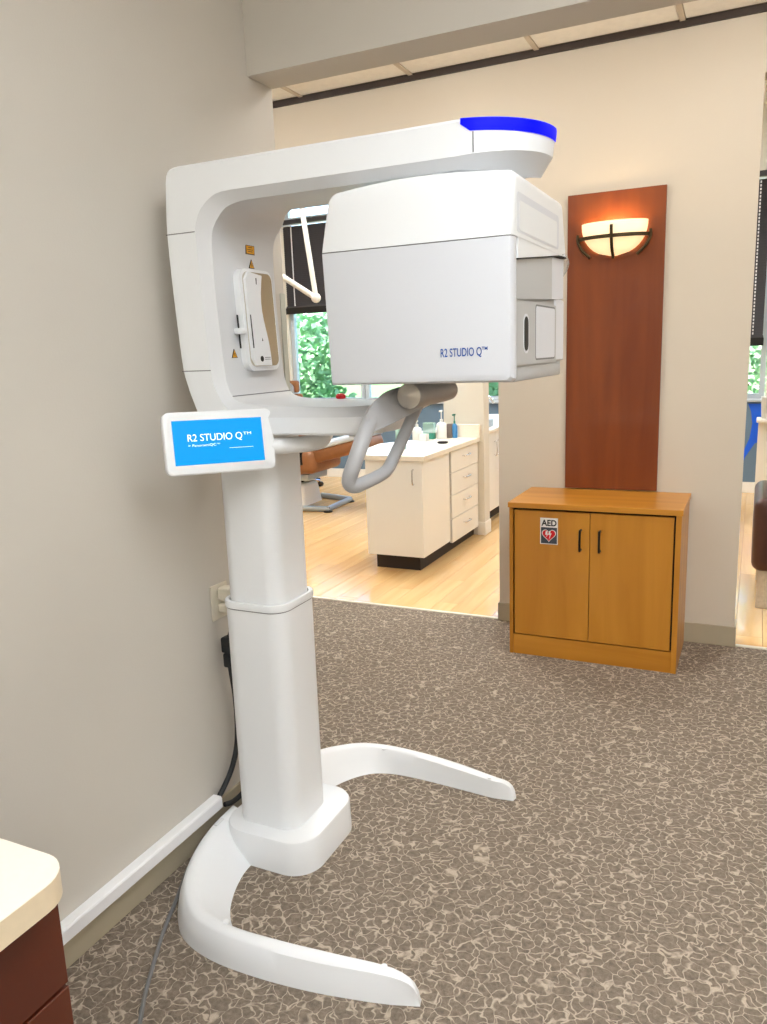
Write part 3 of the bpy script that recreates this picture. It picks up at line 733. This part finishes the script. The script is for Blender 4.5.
gc = [px(188, 868, 2, .006), px(176, 900, 2, .006), px(164, 930, 2, .006), px(154, 962, 2, .006), px(145, 995, 2, .006), px(139, 1028, 2, .006), px(134, 1060, 2, .006)]
tag(obj('floor_cable', tube(spline([tuple(p) for p in gc], 5), .0055, 8), GCABLE, None, 60), 'thin grey cable lying on the carpet along the left wall', 'cable')

# ------------------------------------------------------------------ mahogany drawer unit, lower left
CZ = .80; CXF = -.846; CYF = .707; DS = px(70.5, 982, 0, CXF-.022).z
dn = thing('drawer_unit', 'dark mahogany drawer unit in the lower left corner', 'drawer unit', (-1.18, .0, 0))
obj('carcass', box((XL+.04, -1.3, .0), (CXF-.045, CYF-.02, CZ-.041)), MAHOG, dn)
for z0, z1 in ((DS+.003, .757), (.34, DS-.003), (.10, .334)):
    for y0, y1 in ((.02, CYF-.021), (-.64, .016)):
        d = obj('drawer_front', box((CXF-.044, y0, z0), (CXF-.022, y1, z1), .0015, 1), MAHOG, dn)
        obj('drawer_pull', tube(spline([(CXF-.024, (y0+y1)/2-.06, (z0+z1)/2), (CXF+.006, (y0+y1)/2-.055, (z0+z1)/2), (CXF+.006, (y0+y1)/2+.055, (z0+z1)/2), (CXF-.024, (y0+y1)/2+.06, (z0+z1)/2)], 4), .005, 8), BLACK, d, 60)
r = .055
poly = [(XL+.002, -1.3), (CXF, -1.3)] + [(CXF-r+r*math.cos(t*math.pi/16), CYF-r+r*math.sin(t*math.pi/16)) for t in range(9)] + [(XL+.002, CYF)]
ctp = thing('countertop', 'white laminate countertop with rounded corner on the mahogany drawers', 'countertop', (-1.18, 0, CZ-.04))
obj('edge_band', prism(poly, 2, CZ-.040, CZ-.0012), LAMCE, ctp, 40)
obj('top_surface', prism([(x_+(-.0004 if x_ > -1 else 0), y_) for x_, y_ in poly], 2, CZ-.0012, CZ), LAMC, ctp)

# ------------------------------------------------------------------ oak cabinet with AED sticker
ax0, ax1, ay0, ay1, AH = -1.056, -.266, 3.628, 4.072, .775
cb = thing('wooden_cabinet', 'honey oak two-door cabinet with an AED sticker below the cherry panel', 'cabinet', ((ax0+ax1)/2, (ay0+ay1)/2, 0))
obj('side_panel', box((ax0, ay0+.002, 0), (ax0+.018, ay1, AH-.026), .001, 1), OAK, cb)
obj('side_panel', box((ax1-.024, ay0+.002, 0), (ax1, ay1, AH-.026), .001, 1), OAK, cb)
obj('top', box((ax0-.006, ay0-.004, AH-.026), (ax1+.006, ay1+.004, AH), .002, 2), OAKT, cb)
obj('base_panel', box((ax0+.018, ay0+.006, 0), (ax1-.024, ay0+.03, .102), .001, 1), OAKT, cb)
obj('interior', box((ax0+.018, ay0+.03, .02), (ax1-.024, ay1-.01, AH-.027)), DARKGAP, cb)
xm = -.668
for (x0, x1, hxp) in ((ax0+.026, xm-.0015, -.709), (xm+.0015, ax1-.032, -.620)):
    d = obj('door', box((x0, ay0+.004, .108), (x1, ay0+.024, AH-.037), .0012, 1), OAK, cb)
    hz0, hz1 = .562, .657
    obj('handle', tube(spline([(hxp, ay0+.006, hz1), (hxp, ay0-.022, hz1), (hxp, ay0-.026, hz1-.008), (hxp, ay0-.026, hz0+.008), (hxp, ay0-.022, hz0), (hxp, ay0+.006, hz0)], 4), .0055, 10), BLACK, d, 60)
sk = tag(obj('aed_sticker', box((-.903, ay0+.0025, .577), (-.818, ay0+.0039, .706)), PAPER), 'small white AED sticker with a red heart on the oak cabinet door', 'sticker')
obj('grey_field', box((-.899, ay0+.0018, .581), (-.822, ay0+.0026, .660)), GREYST, sk)
text('lettering', 'AED', INK, sk, (-.897, ay0+.0022, .668), (1, 0, 0), (0, 0, 1), .030, .073, bold=.03)
def heart(s): 
    P = []
    for k in range(40):
        t = 2*math.pi*k/40
        P.append((-.8605+s*16*math.sin(t)**3, .6235+s*(13*math.cos(t)-5*math.cos(2*t)-2*math.cos(3*t)-math.cos(4*t))))
    return P
obj('heart_outline', prism(heart(.00215), 1, ay0+.0019, ay0+.0012), PAPER, sk)
obj('heart', prism(heart(.00192), 1, ay0+.0013, ay0+.0008), RED, sk)
for q in ([(-.876, .640), (-.866, .644), (-.868, .630), (-.862, .630), (-.874, .610), (-.870, .624), (-.878, .624)], [(-.860, .642), (-.852, .646), (-.854, .632), (-.847, .632), (-.860, .600), (-.856, .624), (-.863, .624)]):
    obj('bolt_print', prism(q, 1, ay0+.0009, ay0+.0004), PAPER, sk)

# ------------------------------------------------------------------ cherry panel and sconce
tag(obj('wood_panel', box((-.881, YB-.019, .780), (-.423, YB-.001, 2.228), .001, 1), CHERRY), 'tall cherry wood panel on the cream wall behind the sconce', 'wall panel')
sx_, sz_ = -.655, 2.005; YP = YB-.019
sc = thing('wall_sconce', 'lit half-bowl glass wall sconce with bronze straps on the cherry panel', 'sconce', (sx_, YP, sz_))
RX, RZ, RD = .155, .155, .085
secs = []
ZT = 2.082
for j in range(11):
    t = j/10; z = ZT-RZ*t; k = math.sqrt(max(1-t**2.3, .004))
    secs.append([(sx_-RX*k*math.cos(math.pi*i/24), YP-.006-RD*k*math.sin(math.pi*i/24), z) for i in range(25)])
obj('glass_shade', loft(secs, caps=False, closed=False), SHADE, sc, 60)
obj('back_plate', box((sx_-.07, YP-.012, 1.94), (sx_+.07, YP, 2.05), .003, 1), BRONZE, sc)
band = []
for i in range(-3, 28):
    t = math.pi*i/24; band.append((sx_-(RX+.012)*math.cos(t), YP-.008-(RD+.006)*math.sin(t) if 0 <= t <= math.pi else YP-.004, 2.020))
b_ = [(sx_-(RX+.010)*math.cos(math.pi*i/24), YP-.004-(RD+.004)*math.sin(math.pi*i/24)) for i in range(25)]
obj('band', loft([[(x_, y_, 2.004), (x_+(x_-sx_)*.03, y_-.004, 2.004), (x_+(x_-sx_)*.03, y_-.004, 2.021), (x_, y_, 2.021)] for x_, y_ in b_]), BRONZE, sc, 40)
st_ = []
for j in range(11):
    t = .12+.95*j/10; z = ZT-RZ*t; k = math.sqrt(max(1-min(t, 1)**2.3, .02))
    st_.append((sx_, YP-.012-RD*k, z))
obj('strap', loft([[(x_-.007, y_, z_), (x_+.007, y_, z_), (x_+.007, y_-.006, z_-.003), (x_-.007, y_-.006, z_-.003)] for x_, y_, z_ in st_]), BRONZE, sc, 40)
for s in (-1, 1):
    pts = [(sx_+s*(RX+.014), YP-.03, 2.035), (sx_+s*(RX+.014), YP-.03, 2.005), (sx_+s*(RX-.004), YP-.03, 1.965), (sx_+s*(RX-.045), YP-.03, 1.925)]
    obj('side_scroll', tube(spline(pts, 5), .007, 8), BRONZE, sc, 60)
lt = bpy.data.lights.new('sconce_bulb', 'POINT'); lt.energy = 1.8; lt.color = (1, .78, .50); lt.shadow_soft_size = .06
lo_ = bpy.data.objects.new('sconce_bulb', lt); C.objects.link(lo_); lo_.location = (sx_, YP-.045, 2.05); lo_.parent = sc; lo_.matrix_parent_inverse = mw(sc).inverted()

# ------------------------------------------------------------------ operatory: peninsula cabinet and counter
px0, px1, py0, py1, PZ = -2.455, -2.022, 4.862, 6.06, .815
pn = thing('peninsula_cabinet', 'white laminate peninsula cabinet with four drawers beyond the opening', 'cabinet', ((px0+px1)/2, 5.45, 0))
obj('carcass', box((px0+.012, py0+.02, .10), (px1-.02, py1, PZ-.032)), CABW, pn)
obj('toe_kick', box((px0+.05, py0+.035, 0), (px1-.045, py1, .102)), KICK, pn)
d = obj('door', box((px0, py0, .102), (px1, py0+.019, PZ-.036), .0015, 1), CABW, pn)
obj('handle', tube(spline([(px1-.065, py0, .72), (px1-.065, py0-.024, .715), (px1-.065, py0-.024, .625), (px1-.065, py0, .62)], 5), .005, 8), CHROME, d, 60)
obj('door', box((px1-.02, py0+.0205, .102), (px1, 5.385, PZ-.036), .0015, 1), CABW, pn)
obj('gap_strip', box((px1-.021, 5.387, .102), (px1-.016, 5.425, PZ-.034)), DARKGAP, pn)
zz = [.075, .262, .440, .612, PZ-.040]
for k in range(4):
    d = obj('drawer', box((px1-.02, 5.428, zz[k]+.002), (px1+.001, 6.045, zz[k+1]-.002), .0015, 1), CABW, pn)
    zc_ = (zz[k]+zz[k+1])/2+.02
    obj('handle', tube(spline([(px1, 5.68, zc_), (px1+.024, 5.685, zc_), (px1+.024, 5.805, zc_), (px1, 5.81, zc_)], 5), .005, 8), CHROME, d, 60)
pt = thing('countertop', 'cream laminate countertop on the white peninsula cabinet', 'countertop', ((px0+px1)/2, 5.45, PZ-.032))
obj('slab', prism([(px0-.11, py0-.022), (px1+.022, py0-.022), (px1+.022, py1-.002), (px0+.10, py1-.002), (px0-.19, 5.5)], 2, PZ-.032, PZ), LAMC, pt, 30)
obj('backsplash', box((px0+.13, py1-.022, PZ), (px1+.022, py1-.002, PZ+.105), .003, 1), LAMC, pt)
# wall stub behind the peninsula
struct('wall_stub', box((-2.315, 6.062, 0), (-1.972, 6.20, OZ)), CREAM)
struct('baseboard_stub', box((-2.03, 6.05, 0), (-1.963, 6.21, .11), .002, 1), CABW)
# second cabinet run behind the stub
c2 = thing('base_cabinet', 'white base cabinet behind the wall stub', 'cabinet', (-2.3, 7.2, 0))
obj('carcass', box((-2.6, 6.24, .10), (-2.09, 8.1, .80)), CABW, c2)
obj('toe_kick', box((-2.6, 6.26, 0), (-2.13, 8.1, .102)), KICK, c2)
for k, (y0, y1) in enumerate(((6.245, 6.70), (6.704, 7.16), (7.164, 7.62), (7.624, 8.095))):
    d = obj('door', box((-2.09, y0, .105), (-2.07, y1, .795), .0015, 1), CABW, c2)
    yh = y1-.05 if k % 2 == 0 else y0+.05
    obj('handle', tube(spline([(-2.07, yh, .71), (-2.046, yh, .705), (-2.046, yh, .595), (-2.07, yh, .59)], 5), .005, 8), CHROME, d, 60)
tag(obj('countertop', box((-2.62, 6.215, .80), (-2.045, 8.12, .832), .004, 2), LAMC, None, 40), 'cream countertop of the base cabinet behind the wall stub', 'countertop')
t = thing('faucet', 'chrome faucet rising from the counter behind the wall stub', 'faucet', (-2.3, 7.3, .832))
obj('spout', tube(spline([(-2.42, 7.3, .832), (-2.42, 7.3, 1.02), (-2.38, 7.3, 1.07), (-2.30, 7.3, 1.05), (-2.28, 7.3, 1.00)], 5), .014, 10), CHROME, t, 60)
obj('lever', box((-2.50, 7.285, .93), (-2.34, 7.315, .955), .004, 1), CHROME, t)
tag(obj('instrument_tray', box((-2.40, 6.42, .832), (-2.12, 6.80, .90), .01, 2), CHAIRG, None, 40), 'grey instrument tray on the counter behind the wall stub', 'tray')
# things on the peninsula counter
PZC = PZ+.0005
def at(x, y, z=PZ): return px(x, y, 2, z)
def pump_bottle(label, x, Y, r, h, m, tip, st=.05):
    p = px(x, 430, 1, Y); p.z = PZC; t = thing('pump_bottle', label, 'bottle', tuple(p))
    obj('body', lathe([(r*.9, 0), (r, .006), (r, h*.82), (r*.8, h*.92), (r*.35, h)], p.x, p.y, 20, PZC), m, t, 40)
    obj('pump_neck', lathe([(r*.32, h), (r*.32, h+.02), (.004, h+.022), (.004, h+st)], p.x, p.y, 12, PZC), tip, t, 40)
    obj('pump_spout', box((p.x-.008, p.y-.035, PZC+h+st-.005), (p.x+.008, p.y+.012, PZC+h+st+.008), .003, 2), tip, t, 40)
W_ = mat('white_bottle_plastic', S(240, 240, 238), .35)
pump_bottle('large white pump bottle standing behind the black puck on the peninsula', 441.5, 5.92, .042, .135, W_, W_, .085)
pump_bottle('small white pump bottle near the left of the peninsula counter', 417, 5.80, .038, .105, W_, W_, .045)
pump_bottle('slim blue bottle with green pump by the backsplash', 454.5, 5.985, .024, .115, BLUEB, GREENB, .07)
p = at(401, 449); t = thing('canister', 'pale teal canister at the front of the peninsula counter', 'canister', tuple(p))
obj('body', lathe([(.036, 0), (.037, .004), (.037, .175), (.033, .180)], p.x, p.y, 24, PZC), TEAL, t, 40)
obj('lid', lathe([(.038, .180), (.038, .195), (.034, .198)], p.x, p.y, 24, PZC), TEAL, t, 40)
p = px(430, 430, 1, 5.88); t = thing('organizer_box', 'clear green organizer box between the white bottles', 'organizer', tuple(p))
GC = mat('clear_green_acrylic', S(170, 205, 195), .1, alpha=.55)
obj('tray', box((p.x-.055, p.y-.03, PZC), (p.x+.04, p.y+.03, PZC+.05), .003, 1), GREENB, t)
obj('sleeve', box((p.x-.055, p.y-.02, PZC+.05), (p.x+.04, p.y+.03, PZC+.13), .003, 1), GC, t)
p = px(450, 430, 1, 5.97); tag(obj('supply_box', box((p.x-.022, p.y-.02, PZC), (p.x+.022, p.y+.02, PZC+.115), .002, 1), BROWNB), 'brown grey carton beside the slim blue bottle', 'box')
p = px(424, 430, 1, 5.74); tag(obj('tissue_box', box((p.x-.03, p.y-.03, PZC), (p.x+.03, p.y+.03, PZC+.055), .003, 1), W_), 'small white box in front of the organizer', 'box')
p = px(442.5, 430, 1, 5.60); tag(obj('black_dish', lathe([(.035, 0), (.042, .006), (.042, .012), (.030, .016)], p.x, p.y, 24, PZC), BLACK, None, 40), 'low round black dish in front of the large pump bottle', 'dish')
# right part of the far wall: blue panel with vivid swoosh
bp = struct('wall_far_panel_right', box((-.75, FY-.012, .11), (.30, FY, SILL-.05), .002, 1), BLUEW)
obj('painted_swoosh', prism([(-.06, .895), (.295, .895), (.295, .64), (.02, .50), (-.06, .36), (-.09, .26), (-.088, .40), (-.03, .55), (-.012, .70), (-.03, .82)], 1, FY-.0135, FY-.0115), VIVID, bp)

# ------------------------------------------------------------------ blinds
def blind(label, x0, x1, ztop, zbot, y, nsl):
    t = thing('window_blind', label, 'blind', ((x0+x1)/2, y, zbot))
    obj('headrail', box((x0, y-.03, ztop-.05), (x1, y+.03, ztop), .002, 1), BLIND, t)
    obj('tilt_rod', box((x0, y-.034, ztop-.075), (x1, y-.030, ztop-.060)), WFRAME, t)
    sl = bmesh.new()
    vs2 = [(-.009, -.018), (-.001, .001), (.009, .018), (.008, .0185), (-.003, .0015), (-.0105, -.0175)]
    loft([[(xx, u, v) for u, v in vs2] for xx in (x0-(x0+x1)/2+.01, (x1-x0)/2-.01)], sl)
    bmesh.ops.recalc_face_normals(sl, faces=sl.faces[:])
    me = bpy.data.meshes.new('slat'); sl.to_mesh(me); sl.free(); me.materials.append(BLIND)
    for k in range(nsl):
        z = ztop-.09-(ztop-.09-zbot-.06)*k/(nsl-1)
        shared('slat', me, t, (0, 0, z-zbot))
    obj('bottom_rail', box((x0+.005, y-.024, zbot), (x1-.005, y+.024, zbot+.05), .003, 1), BLIND, t)
    obj('bottom_valance', box((x0, y-.03, zbot-.045), (x1, y-.02, zbot+.03)), DARKGAP, t)
    for xb in (x0, x1-.03): obj('bracket', box((xb, y+.03, ztop-.03), (xb+.03, FY+.0305, ztop+.005)), BLIND, t)
    for f in (.14, .86):
        cd = bmesh.new(); xx = x0+(x1-x0)*f; zt = ztop-.1; zb = zbot+.04; nb = 44
        for q in range(nb):
            z = zt-(zt-zb)*q/nb; box((xx-.006, y-.036, z-.010), (xx+.006, y-.030, z+.010), bm=cd)
        obj('bead_cord', cd, BEAD, t)['kind'] = 'stuff'
blind('dark horizontal blind over the left window bay behind the white light arm', -5.31, -4.33, 3.13, 2.07, FY-.05, 40)
blind('dark horizontal blind over the middle window bay beyond the scan head', -4.30, -3.32, 3.13, 2.07, FY-.05, 40)
blind('dark horizontal blind over the window bay left of the wall stub', -3.29, -2.31, 3.13, 2.07, FY-.05, 40)
blind('dark horizontal blind over the window bay right of the wall stub', -2.28, -1.36, 3.13, 2.07, FY-.05, 40)
blind('dark horizontal blind seen through the right doorway', -.66, .045, 3.05, 1.50, FY-.05, 56)

# ------------------------------------------------------------------ dental light arm
la = thing('dental_light', 'white jointed dental light arm hanging in front of the left blind', 'lamp', tuple(px(316, 298, 1, 6.6)))
A = px(303, 216, 1, 6.6); B = px(316, 298, 1, 6.6); A_up = A+(A-B)*1.0
A_up = A+(A-B)*((OZ-A.z)/(A.z-B.z))
obj('drop_arm', tube([tuple(A_up), tuple(A), tuple(B)], .024, 14), LIGHTW, la, 60)
Cc = px(283, 277, 1, 6.5); D = Cc+(Cc-B)*1.1
obj('swing_arm', tube([tuple(B), tuple(Cc), tuple(D)], .027, 14, flat=(.8, Vector((0, 1, 0)))), LIGHTW, la, 60)
el = bmesh.new(); bmesh.ops.create_uvsphere(el, u_segments=20, v_segments=14, radius=.046)
for v_ in el.verts: v_.co += B
obj('elbow', el, LIGHTW, la, 60)
obj('ceiling_mount', lathe([(.09, -.05), (.10, -.03), (.10, 0)], A_up.x, A_up.y, 20, OZ), LIGHTW, la, 40)
hd = bmesh.new(); lathe_p = [(.10, 0), (.14, .03), (.13, .08), (.05, .10)]
obj('lamp_head', lathe([(.10, -.16), (.13, -.13), (.12, -.08), (.05, -.05), (.03, .02)], D.x, D.y, 20, D.z), LIGHTW, la, 40)

# ------------------------------------------------------------------ brown dental chair
def pad(a, b, bev, m, name, par, rot=None, about=None):
    bm = box(a, b, bev, 4)
    if rot:
        bmesh.ops.rotate(bm, verts=bm.verts[:], cent=about, matrix=rot)
    return obj(name, bm, m, par, 60)
dc = thing('dental_chair', 'brown leather dental chair with white pedestal seen under the scanner tray', 'dental chair', (-4.25, 6.75, 0))
YS = 6.75
q0, q1 = px(300, 478, 1, YS), px(340, 448, 1, YS)
pad((-4.75, 6.45, .37), (-3.72, 7.05, .60), .07, LEATH, 'seat', dc, Matrix.Rotation(math.radians(-6), 3, 'Y'), (-4.2, 6.75, .48))
pad((-4.60, 6.36, .60), (-3.92, 6.50, .76), .05, LEATH, 'armrest', dc, Matrix.Rotation(math.radians(-6), 3, 'Y'), (-4.2, 6.75, .65))
pad((-4.60, 7.00, .60), (-3.92, 7.14, .76), .05, LEATH, 'armrest', dc, Matrix.Rotation(math.radians(-6), 3, 'Y'), (-4.2, 6.75, .65))
pad((-4.92, 6.45, .52), (-4.72, 7.05, 1.35), .07, LEATH, 'backrest', dc, Matrix.Rotation(math.radians(-18), 3, 'Y'), (-4.8, 6.75, .55))
pad((-5.02, 6.58, 1.30), (-4.88, 6.92, 1.52), .05, LEATH, 'headrest', dc, Matrix.Rotation(math.radians(-18), 3, 'Y'), (-4.9, 6.75, 1.4))
pad((-3.80, 6.50, .50), (-3.20, 7.0, .64), .05, LEATH, 'leg_rest', dc, Matrix.Rotation(math.radians(-14), 3, 'Y'), (-3.8, 6.75, .57))
pad((-3.72, 6.49, .62), (-3.18, 7.01, .69), .03, PALEB, 'foot_cover', dc, Matrix.Rotation(math.radians(-14), 3, 'Y'), (-3.8, 6.75, .57))
pad((-3.90, 6.44, .50), (-3.85, 7.06, .68), .012, BLACK, 'strap_buckle', dc, Matrix.Rotation(math.radians(-6), 3, 'Y'), (-3.9, 6.75, .6))
obj('under_frame', box((-4.55, 6.55, .33), (-3.85, 6.95, .40), .02, 2), CHAIRG, dc, 40)
obj('lift_post', lathe([(.09, .22), (.09, .36)], -4.25, 6.72, 20), BLACK, dc, 40)
obj('pedestal', loft([[(x_, y_, z_) for x_, y_ in rrect(-4.25-w2, -4.25+w2*.75, 6.72-d2, 6.72+d2, .05, 4)] for z_, w2, d2 in ((.05, .27, .20), (.24, .24, .17), (.26, .22, .15))]), CHAIRW, dc, 30)
DCX, DCZ = -.09, -.03
fa, fb, fc = px(300, 509, 2, .03), px(328, 509, 2, .03), px(350, 499, 2, .03)
fd = px(322, 495, 2, .03)
obj('floor_frame', tube([tuple(fa+Vector((-.4, 0, 0))), tuple(fb), tuple(fc), tuple(fd)], .028, 10), CHAIRG, dc, 40)
for q in (fb, fc): obj('leveling_foot', lathe([(.045, 0), (.045, .012), (.018, .016), (.018, .05)], q.x, q.y, 14), BLACK, dc, 40)

so = px(294, 388, 1, 7.9); SOX = so.x
os_ = thing('operator_stool', 'brown backed operator stool by the far left window', 'stool', (SOX, 7.9, 0))
pad((SOX-.16, 7.70, .50), (SOX+.22, 8.10, .60), .04, LEATH, 'seat', os_)
obj('back_shell', prism(rrect(SOX-.13, SOX+.045, .96, 1.22, .08, 6), 1, 7.80, 7.83), CHAIRG, os_, 40)
pad((SOX-.12, 7.832, 1.10), (SOX+.09, 7.90, 1.24), .03, LEATH, 'backrest', os_)
pad((SOX-.05, 7.84, .97), (SOX+.13, 7.90, 1.09), .03, LEATH, 'lumbar_pad', os_)
obj('back_post', tube([(SOX-.05, 7.815, .52), (SOX-.05, 7.815, 1.0)], .018, 10), CHROME, os_, 40)
obj('gas_post', lathe([(.03, .08), (.03, .50)], SOX+.03, 7.9, 14), CHROME, os_, 40)
for k in range(5):
    t_ = 2*math.pi*k/5; ex, ey = SOX+.03+.26*math.cos(t_), 7.9+.26*math.sin(t_)
    lg = obj('base_leg', tube([(SOX+.03, 7.9, .095), (ex, ey, .065)], [.025, .016], 8), CHROME, os_, 40)
    obj('caster', tube([(ex, ey-.02, .03), (ex, ey+.02, .03)], .03, 12), BLACK, lg, 40)

# ------------------------------------------------------------------ seat through the right doorway, pony wall
for ch in dc.children:
    if ch.name.split('.')[0] not in ('floor_frame', 'leveling_foot', 'pedestal', 'lift_post'):
        ch.data.transform(Matrix.Translation((DCX, 0, DCZ)))
    elif ch.name.split('.')[0] in ('pedestal', 'lift_post'):
        ch.data.transform(Matrix.Translation((.06, 0, 0)))
rc_ = thing('armchair', 'dark brown leather armchair cut by the right picture edge beyond the doorway', 'chair', (.5, 5.1, 0))
pad((.028, 4.72, .22), (.20, 5.45, .64), .05, DLEATH, 'arm', rc_)
pad((.85, 4.72, .22), (1.0, 5.45, .64), .05, DLEATH, 'arm', rc_)
pad((.19, 4.74, .22), (.86, 5.40, .46), .04, DLEATH, 'seat', rc_)
pad((.19, 5.28, .40), (.86, 5.46, .90), .05, DLEATH, 'backrest', rc_)
for x_ in (.098, .94):
    for y_ in (4.79, 5.38): obj('leg', box((x_-.035, y_-.03, 0), (x_+.035, y_+.03, .225), .003, 1), STEEL, rc_)
pw = thing('pony_wall', 'cream half wall with a white ledge beyond the right doorway', 'half wall', (.6, 7.0, 0))
obj('wall_body', box((.035, 6.95, 0), (1.4, 7.07, .86)), CREAM, pw)
obj('ledge', box((.020, 6.91, .86), (1.42, 7.11, .89), .004, 1), LIGHTW, pw)
tag(obj('storage_bin', loft([[(x_, y_, z_) for x_, y_ in rrect(.045+i, .42-i, 6.94+i, 7.09-i, .02, 3)] for z_, i in ((.89, .015), (.90, .008), (1.05, 0), (1.06, .0))]), mat('pale_grey_bin', S(206, 204, 198), .5), None, 40), 'pale grey bin standing on the half wall ledge', 'bin')

# ------------------------------------------------------------------ outside
struct('ground', box((-40, FY+.2, -.6), (30, 50, -.5)), GRASS)
def tree(label, x, y, h, rad, m, n):
    t = thing('tree', label, 'tree', (x, y, -.5), 0, 'trees outside the operatory windows')
    obj('trunk', tube([(x, y, -.5), (x+.05, y, h*.3), (x, y+.05, h*.7)], [.14, .10, .05], 10), BARK, t, 60)
    cr = bmesh.new(); rnd = random.Random(int(x*100+y*10))
    blobs = [(Vector((x+rnd.uniform(-.6, .6)*rad, y+rnd.uniform(-.5, .5)*rad, h*.55+rnd.uniform(-.95, .7)*h*.42)), rad*rnd.uniform(.3, .5)) for _ in range(16)]
    for k in range(n):
        c0, r0 = rnd.choice(blobs)
        d = Vector((rnd.gauss(0, 1), rnd.gauss(0, 1), rnd.gauss(0, 1))).normalized()*r0*rnd.uniform(.6, 1.05)
        p = c0+d; s = rnd.uniform(.05, .10)
        u = Vector((rnd.gauss(0, 1), rnd.gauss(0, 1), rnd.gauss(0, 1))).normalized(); v = u.orthogonal().normalized()
        cr.faces.new([cr.verts.new(p+q) for q in (u*s, v*s*.5, -u*s, -v*s*.5)])
    me = bpy.data.meshes.new('crown'); cr.to_mesh(me); cr.free(); me.materials.append(m)
    o = bpy.data.objects.new('crown', me); C.objects.link(o); o.parent = t; o.matrix_parent_inverse = mw(t).inverted(); o['kind'] = 'stuff'
tree('leafy green tree right outside the left window bay', -7.0, 11.3, 2.6, 1.2, LEAF, 5000)
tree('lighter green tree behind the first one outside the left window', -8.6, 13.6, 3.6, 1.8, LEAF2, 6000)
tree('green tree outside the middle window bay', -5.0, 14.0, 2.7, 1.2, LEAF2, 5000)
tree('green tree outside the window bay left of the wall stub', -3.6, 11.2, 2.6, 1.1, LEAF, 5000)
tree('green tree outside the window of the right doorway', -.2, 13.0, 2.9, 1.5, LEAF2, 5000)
